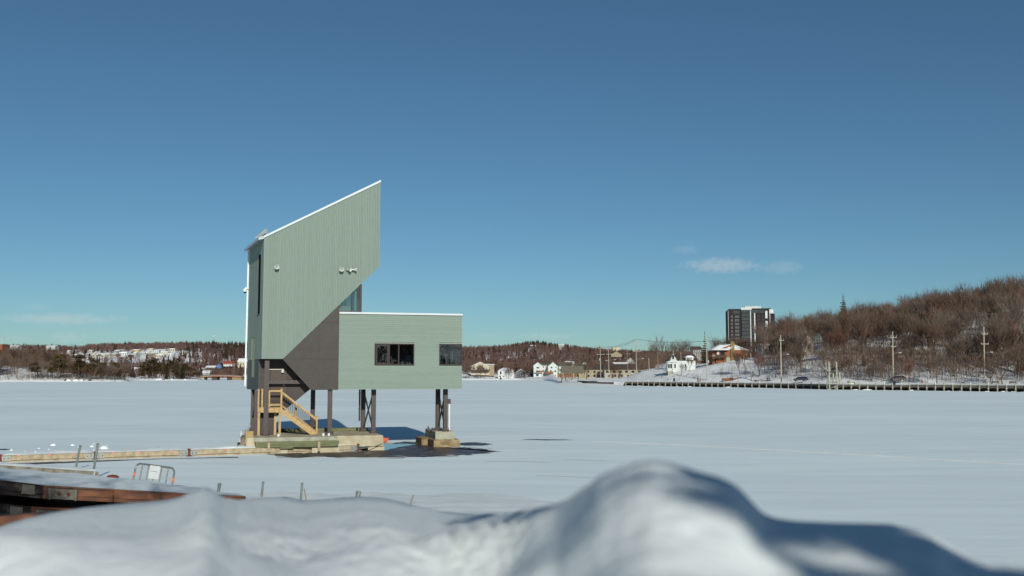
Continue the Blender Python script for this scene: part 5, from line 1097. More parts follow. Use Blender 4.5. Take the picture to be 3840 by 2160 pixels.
def spruces(name, P, mat, label):
    V = []
    for x, y, z, h in P:
        for l in range(4):
            zb = z + h * (.08 + .21 * l); r = h * .2 * (1 - l * .2) * rng.uniform(.8, 1.2); zt = min(z + h * 1.02, zb + h * .42)
            a0 = rng.uniform(0, 6)
            for k_ in range(6):
                a = a0 + k_ * 1.047; b = a + 1.2; r2 = r * rng.uniform(.7, 1.15)
                V += [(x + r2 * math.cos(a), y + r2 * math.sin(a), zb), (x + r2 * math.cos(b), y + r2 * math.sin(b), zb + rng.uniform(-.3, .3)), (x, y, zt)]
    add_tris(name, np.array(V), mat, label)
def near_house(px, d, m=1.0):
    for hx, hd, w_ in HOUSES:
        if abs(px - hx) / FPX * d < w_ * m and -30 < d - hd < 14: return True
    return False
PB, PC, PN = [], [], []
while len(PB) + len(PC) < 14500:
    px = rng.uniform(-350, 4300); d = 720 + 620 * rng.uniform() ** .8
    if d < shore(px) + 34: continue
    if near_house(px, d, 1.0): continue
    if 245 < px < 720 and 930 < d < 1120 and rng.uniform() < .72: continue
    if px > 2900 and d < 760: continue
    x = xof(px, d); z = gz(px, d)
    cl = fb(px * .006, d * .012, 2.2)
    pc = .75 if (690 < px < 930 and d > 1000 and cl > -.25) else (.8 if 1960 < px < 2080 and d > 1180 else (.10 if cl < .25 else .32))
    if rng.uniform() < pc: PC.append((x, d, z, rng.uniform(6.5, 10.5)))
    else: PB.append((x, d, z, rng.uniform(6.5, 9.5)))
brush('far_woodland', PB, 42, .23, 'farbare', 'leafless brown woodland covering the far hills')
spruces('far_conifers', PC, 'farcon', 'dark conifers mixed into the far hill woodland')
for px, d, h, lab in ((122, 1010, 17, 'leftmost of three dark spruces on the left skyline'), (130, 1020, 15, 'middle of three dark spruces on the left skyline'), (140, 1000, 14, 'rightmost of three dark spruces on the left skyline'), (163, 1050, 12, 'single dark spruce between the left skyline houses')):
    place(CONI[0], gpt(px, d), h, lab, None, 'spruce_tree', .02, 1.1)
# mid-ground woods: beyond the 300 trees built one by one
PN = []
for _ in range(1250):
    px = rng.uniform(2690, 4100); e = 40 + 215 * rng.uniform() ** .8
    if 2660 < px < 2835 and e < 90: continue
    if px < 2960 and rng.uniform() < .5: continue
    if near_house(px, shore(px) + e, .7): continue
    d = shore(px) + e; PN.append((xof(px, d), d, gz(px, d), (rng.uniform(5, 9) if e < 70 else rng.uniform(9, 15.5)) * (.6 if px < 2880 else 1)))
for _ in range(190):
    px = rng.uniform(2860, 4050); e = 19 + 24 * rng.uniform(); d = shore(px) + e; PN.append((xof(px, d), d, gz(px, d), rng.uniform(6, 10)))
for _ in range(300):
    px = rng.uniform(3120, 4050); e = 19 + 45 * rng.uniform(); d = shore(px) + e; PN.append((xof(px, d), d, gz(px, d), rng.uniform(4.5, 9)))
for _ in range(620):
    px = rng.uniform(-250, 480); e = 4 + 130 * rng.uniform(); e = e if px < 320 else min(e, 34); d = shore(px) + e; PN.append((xof(px, d), d, gz(px, d), rng.uniform(5, 13) * (1 if px < 300 else .6)))
for _ in range(700):
    px = rng.uniform(1690, 2480); d = rng.uniform(700, 800) if px < 2100 else rng.uniform(590, 800)
    if near_house(px, d, 1.0) or d < shore(px) + 24: continue
    PN.append((xof(px, d), d, gz(px, d), rng.uniform(6, 11.5)))
for _ in range(220):
    px = rng.uniform(2390, 2780); d = rng.uniform(430, 640)
    if near_house(px, d, .8): continue
    PN.append((xof(px, d), d, gz(px, d), rng.uniform(6, 11)))
for _ in range(260):
    px = rng.uniform(760, 960); d = rng.uniform(745, 900)
    if near_house(px, d, .8): continue
    PN.append((xof(px, d), d, gz(px, d), rng.uniform(4, 8)))
brush('hillside_brush', PN, 36, .055, 'twig', 'bare brush and thin trees filling the nearer woods', .1, .32)
PS = []
for _ in range(2600):
    px = rng.uniform(2690, 4050); e = 17 + 90 * rng.uniform()
    if 2660 < px < 2830 and 40 < e < 85: continue
    d = shore(px) + e; PS.append((xof(px, d), d, gz(px, d), rng.uniform(1.2, 4.2)))
for _ in range(1300):
    px = rng.uniform(-200, 760) if rng.uniform() < .5 else rng.uniform(-120, 330); e = 1.5 + 26 * rng.uniform()
    if 480 < px < 512: continue
    d = shore(px) + e; PS.append((xof(px, d), d, gz(px, d), rng.uniform(.8, 3)))
for _ in range(200):
    px = rng.uniform(1735, 2090); e = 2 + 12 * rng.uniform(); d = shore(px) + e; PS.append((xof(px, d), d, gz(px, d), rng.uniform(.4, 1.0)))
for _ in range(160):
    px = rng.uniform(2470, 2700); e = 15 + 35 * rng.uniform(); d = shore(px) + e; PS.append((xof(px, d), d, gz(px, d), rng.uniform(.4, 1.3)))
brush('undergrowth', PS, 9, .03, 'bark', 'leafless saplings and dead stems on the snowy slopes', .0, .4)

# ------------------------------------------------------------------ boardwalk, wall, promenade
def bw(px, e=0., z=0.): d = shore(px) + e; return Vector((xof(px, d), d, z))
SH_PX = (3108, 3182)                          # shelter stands here
post_px = [2347, 2370]
while post_px[-1] < 3860: px = post_px[-1]; post_px.append(px + 2.35 * FPX / shore(px) * (1.0 if px > 2700 else .88))
t = Thing('boardwalk', 'long timber boardwalk on pale posts along the right-hand shore', 'boardwalk', bw(3000))
for i, (a, b) in enumerate(zip(post_px, post_px[1:])):
    pa, pb = bw(a), bw(b)
    t.part('deck_section', MB().loft([pa + Vector((0, .15, 1.08)), pb + Vector((0, .15, 1.08)), pb + Vector((0, 3.4, 1.08)), pa + Vector((0, 3.4, 1.08))], [pa + Vector((0, .15, 1.30)), pb + Vector((0, .15, 1.30)), pb + Vector((0, 3.4, 1.34)), pa + Vector((0, 3.4, 1.34))]), 'dockrail', world=True)
    t.part('fascia_timber', MB().beam(pa + Vector((0, .05, .93)), pb + Vector((0, .05, .93)), .1, .26), 'dockdark', world=True)
    t.part('kerb_rail', MB().beam(pa + Vector((0, .2, 1.46)), pb + Vector((0, .2, 1.46)), .14, .14), 'dockrail', world=True)
    if a > 3400: t.part('bumper_rail', MB().beam(pa + Vector((0, -.02, 1.62)), pb + Vector((0, -.02, 1.62)), .08, .22), 'post', world=True)
    t.part('underdeck_shade', MB().loft([pa + Vector((0, 2.5, -.4)), pb + Vector((0, 2.5, -.4)), pb + Vector((0, 2.5, 1.05)), pa + Vector((0, 2.5, 1.05))], [pa + Vector((0, 2.65, -.4)), pb + Vector((0, 2.65, -.4)), pb + Vector((0, 2.65, 1.05)), pa + Vector((0, 2.65, 1.05))]), 'dockdark', world=True)  # dark sheet put in for the shaded void under the deck
    q = MB(); q.loft([pa + Vector((0, .5, 1.345)), pb + Vector((0, .5, 1.345)), pb + Vector((0, 3.4, 1.36)), pa + Vector((0, 3.4, 1.36))], [pa + Vector((0, .7, 1.44)), pb + Vector((0, .7, 1.44)), pb + Vector((0, 3.4, 1.46)), pa + Vector((0, 3.4, 1.46))]); t.part('snow_cover', q, 'land', world=True)
for i, a in enumerate(post_px):
    p = bw(a); po = t.part('post', MB().tube(p + Vector((0, -.05, -.4)), p + Vector((0, -.05, 2.15)), .15, .14, 8), 'post', world=True)
    t.part('collar', MB().box((p.x - .3, p.y - .25, .72), (p.x + .3, p.y + .02, .88)), 'post', po, world=True)
    t.part('cross_beam', MB().box((p.x - .12, p.y + .1, .72), (p.x + .12, p.y + 2.7, .99)), 'dockdark', po, world=True)
    if i % 2 == 0: t.part('sign_plate', MB().box((p.x - .11, p.y - .22, 1.75), (p.x + .11, p.y - .19, 2.2)), 'hmint', po, world=True)
# snow heaps and rocks under the edge
for i in range(46):
    px = random.uniform(2350, 3860); q = bw(px, random.uniform(-.5, 1.6)); r = random.choice((.2, .3, .3, .45, .6))
    mb = MB(); k_ = random.random() * 9
    for j in range(3):
        for a in range(8):
            an = a * .785; rr = r * (1, .72, .25)[j] * (1 + .3 * noise.noise(Vector((math.cos(an) + k_, math.sin(an), j)))); mb.v.append(q + Vector((rr * math.cos(an) * 2.6, rr * math.sin(an), (-.05, .28, .42)[j] * r)))
    for j in range(2):
        for a in range(8): b = (a + 1) % 8; mb.f.append((j * 8 + a, j * 8 + b, j * 8 + 8 + b, j * 8 + 8 + a)); mb.mi.append(0)
    mb.f.append(tuple(range(16, 24))); mb.mi.append(0)
    single('snow_heap', mb, 'land' if i % 4 else 'rock', 'low snow heap drifted under the boardwalk edge' if i % 4 else 'brown shore rock lying under the boardwalk edge', 'snow heap' if i % 4 else 'rock', 'snow heaps along the boardwalk foot' if i % 4 else 'rocks along the boardwalk foot', smooth=True)
# stone retaining wall at the point: courses of separate stones
t = Thing('stone_wall', 'curved dry stone retaining wall at the point beside the pavilion', 'wall', bw(2250))
sp = [(2167, 1431, 440), (2172, 1440, 418), (2200, 1444, 402), (2250, 1446, 394), (2300, 1446, 389), (2345, 1444, 384)]
stones = [MB().cbox((-.5, -.25, 0), (.5, .25, 1), .12).obj('stone', 'stone') for _ in range(2)]; sm = [o.data for o in stones]
for o in stones: bpy.data.objects.remove(o)
def wallpt(s): 
    x = s * (len(sp) - 1); i = min(len(sp) - 2, int(x)); f = x - i; a, b = sp[i], sp[i + 1]; d = a[2] + (b[2] - a[2]) * f; return Vector((xof(a[0] + (b[0] - a[0]) * f, d), d, 0))
ns = 50
for r in range(5):
    for i in range(ns):
        s0 = (i + (.5 if r % 2 else 0)) / ns
        if s0 >= 1: continue
        if r == 4 and s0 > .55: continue
        if r == 3 and s0 > .8: continue
        a, b = wallpt(s0), wallpt(min(1, s0 + 1 / ns)); m_ = (a + b) / 2; L_ = (b - a).length
        o = bpy.data.objects.new('stone', sm[i % 2]); COL.objects.link(o); o.parent = t.o; o.location = t.inv @ (m_ + Vector((0, random.uniform(-.06, .06) + .06 * r, .36 * r - .1))); o.scale = (L_ * random.uniform(.86, .97), 1.1, random.uniform(.31, .355)); o.rotation_euler = (0, 0, math.atan2((b - a).y, (b - a).x))
mb = MB(); N_ = 24
for i in range(N_ + 1): p = wallpt(i / N_); zt = 1.75 if i / N_ < .55 else (1.75 - .9 * (i / N_ - .55)); mb.v += [p + Vector((0, .15, -.3)), p + Vector((0, .15, zt - .1)), p + Vector((0, 10, zt - .05))]
for i in range(N_): mb.f += [(i * 3, i * 3 + 3, i * 3 + 4, i * 3 + 1), (i * 3 + 1, i * 3 + 4, i * 3 + 5, i * 3 + 2)]; mb.mi += [0, 0]
t.part('backfill', mb, 'land', world=True)
# white snow spit in front of wall
def drift(pts, z, name='snow_drift'):
    P = [WZ(a, b, 0) for a, b in pts]; c = sum(P, Vector()) / len(P); mb = MB(); n_ = len(P)
    for f, zz in ((1, .003), (.75, z * .7), (.4, z)):
        for p in P: q = c.lerp(p, f); mb.v.append(Vector((q.x, q.y, zz)))
    for j in range(2):
        for i in range(n_): k_ = (i + 1) % n_; mb.f.append((j * n_ + i, j * n_ + k_, j * n_ + n_ + k_, j * n_ + n_ + i)); mb.mi.append(0)
    mb.f.append(tuple(range(2 * n_, 3 * n_))); mb.mi.append(0); tag(mb.obj(name, 'land', smooth=True), kind='structure')
drift([(2058, 1442), (2100, 1446), (2200, 1450), (2300, 1451), (2345, 1448), (2250, 1443), (2180, 1436), (2165, 1430), (2120, 1433)], .7)

# pavilion on the point
d = 470; k = d / FPX; t = Thing('pavilion', 'open timber pavilion with large taupe shingle roof on the point', 'pavilion', WY(2148, 1430, d))
X = lambda px: (px - 2148) * k; Zp = lambda py: (1430 - py) * k
t.part('roof', MB().loft([(X(2107), -.5, Zp(1398)), (X(2189), -.5, Zp(1398)), (X(2189), 3.2, Zp(1372)), (X(2107), 3.2, Zp(1372))], [(X(2107), 7, Zp(1398)), (X(2189), 7, Zp(1398)), (X(2189), 3.4, Zp(1372)), (X(2107), 3.4, Zp(1372))]), 'gazroof')
t.part('eave_beam', MB().box((X(2109), .1, Zp(1400.5)), (X(2187), .4, Zp(1398.2))), 'woodold')
for px in (2112, 2150, 2172, 2186):
    for y in (.3, 6):
        po = t.part('post', MB().box((X(px) - .18, y - .18, -1), (X(px) + .18, y + .18, Zp(1400.6))), 'woodold')
        for s_ in (-1, 1): t.part('knee_brace', MB().beam((X(px), y, Zp(1404.5)), (X(px) + s_ * .75, y, Zp(1400.7)), .14, .14), 'woodold', po)
t.part('floor', MB().box((X(2108), -.3, -1), (X(2190), 6.6, .35)), 'conc')
t.part('counter', MB().box((X(2140), 3, .36), (X(2160), 3.8, 1.3)), 'conc')
single('boulder', lump(2148, 1437, 1.25), 'rock', 'dark grey boulder under the pavilion front edge', 'boulder', smooth=True)
p = WY(2182, 1424, 480); t = Thing('info_board', 'green and orange information board at the right end of the pavilion', 'sign', p)
t.part('panel', MB().box((-.5, 0, .5), (.5, .08, 2.4)), pm('green_board', (.2, .42, .25), rough=.6)); t.part('header', MB().box((-.5, -.01, 2.41), (.5, .08, 2.75)), 'orange'); t.part('post', MB().box((-.06, .09, -.5), (.06, .2, 2.6)), 'woodold')

# butterfly-roofed shelter on the boardwalk
d = shore(3130) - .3; k = d / FPX; t = Thing('shelter', 'timber lookout shelter with butterfly roof and tall posts on the boardwalk', 'shelter', WY(3128, 1461, d)); X = lambda px: (px - 3128) * k; Zp = lambda py: (1461 - py) * k
for px, y, zt in ((3111, 0, 1357), (3139, 0, 1357), (3119, 3.2, 1397), (3162, 3.0, 1396), (3139, 3.2, 1390)):
    t.part('post', MB().box((X(px) - .17, y - .17, -.4), (X(px) + .17, y + .17, Zp(zt))), 'post')
t.part('left_roof', MB().loft([(X(3088), -.4, Zp(1380)), (X(3114), -.4, Zp(1396)), (X(3136), 3.6, Zp(1382)), (X(3092), 3.6, Zp(1380))], [(X(3088), -.4, Zp(1379)), (X(3114), -.4, Zp(1395)), (X(3136), 3.6, Zp(1381)), (X(3092), 3.6, Zp(1379))]), 'post')
t.part('right_roof', MB().loft([(X(3114), -.5, Zp(1396.5)), (X(3134), -.5, Zp(1387)), (X(3182), 3.8, Zp(1379)), (X(3136), 3.8, Zp(1381))], [(X(3114), -.5, Zp(1394)), (X(3134), -.5, Zp(1384.5)), (X(3182), 3.8, Zp(1376.5)), (X(3136), 3.8, Zp(1378.5))]), 'shingle')
for i in range(9): x0 = 3136 + i * 4.6; t.part('rafter_end', MB().box((X(x0), -.2 + i * .38, Zp(1388 - i * .9)), (X(x0) + .12, .1 + i * .38, Zp(1385.4 - i * .9))), 'dockdark')
t.part('roof_beam', MB().box((X(3105), -.05, Zp(1399)), (X(3141), .12, Zp(1396.8))), 'dockdark')
for px0, px1, py in ((3112, 3140, 1433), (3141, 3206, 1433), (3112, 3140, 1442), (3141, 3210, 1448), (3141, 3210, 1452)): t.part('rail', MB().box((X(px0), -.2, Zp(py + 1.2)), (X(px1), -.1, Zp(py - 1))), 'post' if px0 == 3141 else 'dockdark')
for a, b in ((3114, 3128), (3136, 3122)): t.part('brace', MB().beam((X(a), -.15, Zp(1456)), (X(b), -.15, Zp(1450)), .12, .12), 'post')
b = t.part('notice_case', MB().box((X(3184), .2, Zp(1447)), (X(3205), .35, Zp(1434))), 'post'); t.part('notice_panel', MB().box((X(3186), .17, Zp(1445)), (X(3203), .195, Zp(1435))), 'hmint', b)
t.part('small_sign', MB().box((X(3182), 1.2, Zp(1437)), (X(3193), 1.3, Zp(1428))), 'greywood'); t.part('end_post', MB().box((X(3207) - .15, -.3, -.4), (X(3207) + .15, .0, Zp(1434))), 'post')

# benches, bins, planters, hydrant
def bench(px, py, d, lab):
    t = Thing('park_bench', lab, 'bench', WY(px, py, d), R(random.uniform(-12, 12)), 'park benches on the promenade')
    for i in range(4): t.part('seat_slat', MB().box((-.95, .05 + i * .12, .44), (.95, .15 + i * .12, .48)), 'dockdark')
    for i in range(4): t.part('back_slat', MB().box((-.95, .55 + i * .03, .52 + i * .12), (.95, .585 + i * .03, .61 + i * .12)), 'dockdark')
    for x in (-.9, .9):
        t.part('leg', MB().box((x - .04, .05, -.3), (x + .04, .11, .66)).box((x - .04, .5, -.3), (x + .04, .56, .95)), 'black') if False else t.part('leg', MB().box((x - .04, .05, -.3), (x + .04, .11, .435)), 'black')
        t.part('leg', MB().box((x - .04, .63, -.3), (x + .04, .70, .98)), 'black'); t.part('armrest', MB().box((x - .04, .03, .64), (x + .04, .62, .68)), 'black')
bench(3521, 1441, 291, 'park bench at the foot of the broad promenade tree'); bench(3735, 1442, 274, 'park bench right of the right-hand planter'); bench(3802, 1443, 272, 'park bench nearest the right edge, beside the crouching person')
def bin_(px, py, d, lab):
    t = Thing('litter_bin', lab, 'bin', WY(px, py, d), 0, 'litter bins on the boardwalk'); t.part('drum', MB().lathe([(.3, -.2), (.34, 0), (.34, .9), (.3, .95)], n=12), 'black'); t.part('rim', MB().lathe([(.36, 0), (.36, .07), (.28, .08)], (0, 0, .94), 12), 'black')
bin_(2528, 1429, 362, 'black litter bin on the boardwalk below the white spired house'); bin_(3354, 1444, 281, 'black litter bin beside the brown parked car')
def planter(px, py, d, lab):
    t = Thing('planter', lab, 'planter', WY(px, py, d), 0, 'round planters on the promenade'); t.part('tub', MB().lathe([(.62, -.3), (.66, 0), (.70, .55), (.6, .58)], n=14), 'greywood'); t.part('snow_cap', MB().lathe([(.62, 0), (.5, .08), (.1, .11)], (0, 0, .58), 12), 'land')
planter(3616, 1442, 283, 'left of two round wooden planters on the promenade'); planter(3706, 1442, 279, 'right of two round wooden planters, beside a bench')
t = Thing('fire_hydrant', 'red fire hydrant on the snowy promenade', 'hydrant', WY(3459, 1436, 288)); t.part('barrel', MB().lathe([(.16, -.3), (.16, 0), (.13, .05), (.13, .5), (.17, .52), (.17, .58), (.12, .72), (.04, .80)], n=12), 'hydrant')
for ax in ((1, 0, 0), (-1, 0, 0), (0, -1, 0)): t.part('nozzle', MB().lathe([(.07, .1), (.07, .2), (.05, .22)], (0, 0, .42), 8, ax), 'hydrant')
t = Thing('retaining_timber', 'low brown retaining wall at the foot of the wooded slope', 'wall', WY(2755, 1424, 352))
for i in range(6): t.part('timber', MB().box((-4.5 + i * 1.9, 0, -.5), (-4.5 + i * 1.9 + 1.85, .4, .55 + .1 * (i % 2))), 'brownwood')
t = Thing('guard_rail', 'long low dark guard rail along the promenade behind the walkers', 'rail', WY(2910, 1427.5, 338))
for i in range(12): t.part('rail', MB().box((-7.5 + i * 1.3, 0, .0), (-7.5 + i * 1.3 + 1.29, .12, .28)), 'dockdark')
for i in range(4): t.part('post', MB().box((-7 + i * 4.4, .13, -.8), (-6.85 + i * 4.4, .25, .3)), 'dockdark')

# ------------------------------------------------------------------ cars
def car(px, py, d, paint, yaw, lab, roofk=0):
    t = Thing('parked_car', lab, 'car', WY(px, py, d), yaw)
    prof = [(-2.2, .35), (-2.15, .75), (-1.25, .95), (-.55, 1.45), (1.45, 1.50), (2.05, 1.05), (2.15, .4)]
    def yw(z): return .88 if z < 1 else .88 - (z - 1) * .42
    mb = MB(); n_ = len(prof); A = [Vector((x, -yw(z), z)) for x, z in prof]; B_ = [Vector((x, yw(z), z)) for x, z in prof]; mb.loft(A, B_); bd = t.part('body', mb, paint)
    for y_ in (-1, 1):
        for pts in ([(-1.05, .98), (-.5, 1.38), (.35, 1.42), (.35, .98)], [(.43, .98), (.43, 1.42), (1.35, 1.43), (1.75, 1.0)]):
            A = [Vector((x, y_ * (yw(z) + .012), z)) for x, z in pts]; t.part('side_window', MB().loft(A, [v + Vector((0, -.02 * y_, 0)) for v in A]), 'pane', bd)
    t.part('windscreen', MB().loft([(-1.22, -.74, .98), (-.62, -.66, 1.40), (-.62, .66, 1.40), (-1.22, .74, .98)], [(-1.25, -.74, 1.0), (-.65, -.66, 1.42), (-.65, .66, 1.42), (-1.25, .74, 1.0)]), 'pane', bd)
    t.part('rear_window', MB().loft([(1.58, -.66, 1.42), (2.0, -.74, 1.1), (2.0, .74, 1.1), (1.58, .66, 1.42)], [(1.60, -.66, 1.43), (2.02, -.74, 1.11), (2.02, .74, 1.11), (1.60, .66, 1.43)]), 'pane', bd)
    for x in (-1.4, 1.35):
        for y in (-.9, .9):
            w_ = t.part('wheel', MB().lathe([(.1, -.11), (.31, -.11), (.34, -.07), (.34, .07), (.31, .11), (.1, .11)], (x, y, .34), 16, (0, 1, 0)), 'tyre'); t.part('rim', MB().lathe([(.05, -.125), (.2, -.12), (.2, .12), (.05, .125)], (x, y, .34), 12, (0, 1, 0)), 'galv', w_)
    for y in (-.7, .7): t.part('headlight', MB().box((-2.2, y - .14, .6), (-2.14, y + .14, .72)), 'hwhite'); t.part('tail_light', MB().box((2.06, y - .14, .75), (2.17, y + .14, .98)), 'lamp')
car(3003, 1430, 318, 'carblue', R(8), 'dark blue car parked under the forked tree on the promenade')
car(3368, 1428.5, 292, 'cargrey', R(12), 'brown grey car parked behind the utility pole on the promenade')
car(2068, 1416, 690, 'carblue', R(-10), 'dark car parked in front of the mint house deck')

# ------------------------------------------------------------------ people (one skinned body each)
def person(px, py, d, yaw, jacket, legs, lab, pose='stand', hgt=1.72):
    S_ = {'stand': dict(hip=(0, 0, .92), kl=(-.10, -.02, .50), fl=(-.11, 0, .06), kr=(.10, -.02, .50), fr=(.11, 0, .06), ch=(0, 0, 1.30), nk=(0, 0, 1.47), hd=(0, -.02, 1.64), el=(-.26, .02, 1.12), hl=(-.24, -.08, .88), er=(.26, .02, 1.12), hr=(.24, -.08, .88)),
          'walk': dict(hip=(0, 0, .90), kl=(-.09, -.22, .52), fl=(-.10, -.28, .06), kr=(.09, .12, .48), fr=(.10, .38, .10), ch=(0, -.03, 1.28), nk=(0, -.04, 1.45), hd=(0, -.07, 1.62), el=(-.25, .16, 1.12), hl=(-.24, .1, .88), er=(.25, -.16, 1.12), hr=(.22, -.30, .94)),
          'crouch': dict(hip=(0, .22, .36), kl=(-.12, -.22, .48), fl=(-.12, .05, .06), kr=(.12, -.16, .42), fr=(.12, .10, .06), ch=(0, -.06, .78), nk=(0, -.14, .93), hd=(0, -.24, 1.08), el=(-.24, -.30, .62), hl=(-.14, -.52, .40), er=(.24, -.30, .62), hr=(.14, -.52, .40))}[pose]
    k_ = hgt / 1.75; J = {n_: Vector(v) * k_ for n_, v in S_.items()}
    names = ['hip', 'ch', 'nk', 'hd', 'kl', 'fl', 'kr', 'fr', 'el', 'hl', 'er', 'hr']; V = [J[n_] for n_ in names]; V += [J['ch'] + Vector((-.17, 0, .08)), J['ch'] + Vector((.17, 0, .08)), J['hd'] + Vector((0, 0, .10)), J['fl'] + Vector((0, -.17, -.02)), J['fr'] + Vector((0, -.17, -.02)), J['hip'] + Vector((-.09, 0, -.05)), J['hip'] + Vector((.09, 0, -.05))]
    E_ = [(0, 1), (1, 2), (2, 3), (3, 14), (0, 17), (17, 4), (4, 5), (5, 15), (0, 18), (18, 6), (6, 7), (7, 16), (1, 12), (12, 8), (8, 9), (1, 13), (13, 10), (10, 11)]
    rad = [.15, .16, .07, .105, .075, .055, .075, .055, .058, .045, .058, .045, .08, .08, .07, .045, .045, .10, .10]
    me = bpy.data.meshes.new('body'); me.from_pydata([tuple(v) for v in V], E_, []); o = bpy.data.objects.new('body', me); COL.objects.link(o)
    md = o.modifiers.new('s', 'SKIN')
    for i, r_ in enumerate(rad): me.skin_vertices[0].data[i].radius = (r_ * k_, r_ * k_); me.skin_vertices[0].data[i].use_root = (i == 0)
    sb = o.modifiers.new('u', 'SUBSURF'); sb.levels = 1; sb.render_levels = 1
    dg = bpy.context.evaluated_depsgraph_get(); m2 = bpy.data.meshes.new_from_object(o.evaluated_get(dg)); bpy.data.objects.remove(o)
    m2.materials.clear()
    for m_ in (jacket, legs, 'skin', 'black'): m2.materials.append(m_ if not isinstance(m_, str) else M[m_])
    hz, kz = J['nk'].z + .03, J['hip'].z - .06
    for p in m2.polygons: p.material_index = 2 if p.center.z > hz else (1 if (p.center.z < kz and abs(p.center.x) < .2) else 0); p.use_smooth = True
    e = bpy.data.objects.new('person', None); COL.objects.link(e); e.location = WY(px, py, d); e.rotation_euler = (0, 0, yaw); tag(e, lab, 'person', None)
    b = bpy.data.objects.new('body', m2); COL.objects.link(b); b.parent = e
    hr = MB().lathe([(.115, -.02), (.125, .05), (.10, .12), (.03, .16)], J['hd'] + Vector((0, .02, .04)), 10).obj('hat', 'black', e)
    return e
J1 = lambda n_, c: pm(n_, c, rough=.8)
person(2617, 1432, 352, R(40), J1('black_coat', (.015, .012, .016)), 'black', 'person in black coat facing the one in the ochre coat')
person(2626, 1432, 352, R(-140), J1('ochre_coat', (.30, .14, .03)), J1('dark_trousers', (.05, .03, .03)), 'person in ochre coat standing above the red dog')
person(2739, 1432, 336, R(180), J1('maroon_coat', (.10, .03, .025)), J1('maroon_trousers', (.06, .03, .03)), 'person in maroon walking beside the one in purple', 'walk')
person(2746, 1431, 336, R(170), J1('purple_coat', (.035, .03, .09)), J1('navy_trousers', (.03, .02, .06)), 'person in purple coat and red hat walking with the maroon one', 'walk')
person(2877, 1433, 322, R(150), J1('dark_wine_coat', (.06, .02, .03)), 'black', 'person in dark wine clothes walking left of the one in blue', 'walk')
person(2885, 1433, 322, R(180), J1('blue_coat', (.06, .07, .20)), J1('navy_jeans', (.03, .035, .10)), 'person in blue coat walking below the leafless trunks', 'walk')
person(2931, 1433, 320, R(90), J1('brown_coat', (.10, .045, .03)), J1('brown_trousers', (.05, .025, .02)), 'person in brown coat standing at the foot of the utility pole')
person(3267, 1432, 300, R(-70), J1('tan_coat', (.14, .10, .05)), J1('dark_jeans', (.025, .03, .05)), 'person in tan jacket walking towards the promenade tree', 'walk')
person(3771, 1432.5, 283, R(60), J1('black_suit', (.01, .009, .009)), 'black', 'person in black crouching beside a dog near the right edge', 'crouch')
person(2231, 1415.5, 455, R(160), J1('black_jacket', (.012, .01, .012)), 'black', 'left of two people in black beside the guy wires', 'walk'); person(2239, 1415.5, 455, R(170), J1('charcoal_jacket', (.02, .018, .02)), 'black', 'right of two people in black beside the guy wires')
person(2247, 1413, 460, R(90), J1('red_jacket', (.45, .07, .03)), 'black', 'person in red jacket at the foot of the leftmost tall pole'); person(2121, 1427, 474, R(180), J1('dark_jacket', (.015, .012, .02)), 'black', 'person in dark clothes inside the pavilion'); person(2107, 1431, 478, R(200), J1('navy_jacket', (.012, .014, .03)), 'black', 'person in navy at the ice edge left of the pavilion')
def dog(px, py, d, yaw, m_, lab):
    t = Thing('dog', lab, 'dog', WY(px, py, d), yaw); mb = MB()
    mb.lathe([(.05, -.34), (.11, -.28), (.12, -.05), (.15, .15), (.14, .28), (.05, .36)], (0, 0, .42), 10, (1, 0, .05)); mb.lathe([(.08, 0), (.07, .15), (.09, .22), (.07, .34), (.03, .42)], (.30, 0, .50), 8, (.75, 0, .6))
    for x in (-.24, .24):
        for y in (-.08, .08): mb.tube((x, y, .40), (x + (.04 if x < 0 else 0), y, .2), .05, .03, 6).tube((x + (.04 if x < 0 else 0), y, .2), (x, y, -.02), .03, .03, 6)
    mb.tube((-.34, 0, .45), (-.55, 0, .58), .03, .015, 6); t.part('body', mb, m_, smooth=True)
dog(2621, 1432.5, 351, R(10), J1('red_coat_fur', (.32, .10, .03)), 'reddish dog between the black and ochre coated people'); dog(3782, 1433.5, 282, R(10), J1('brown_fur', (.14, .06, .03)), 'brown dog lying by the crouching person')

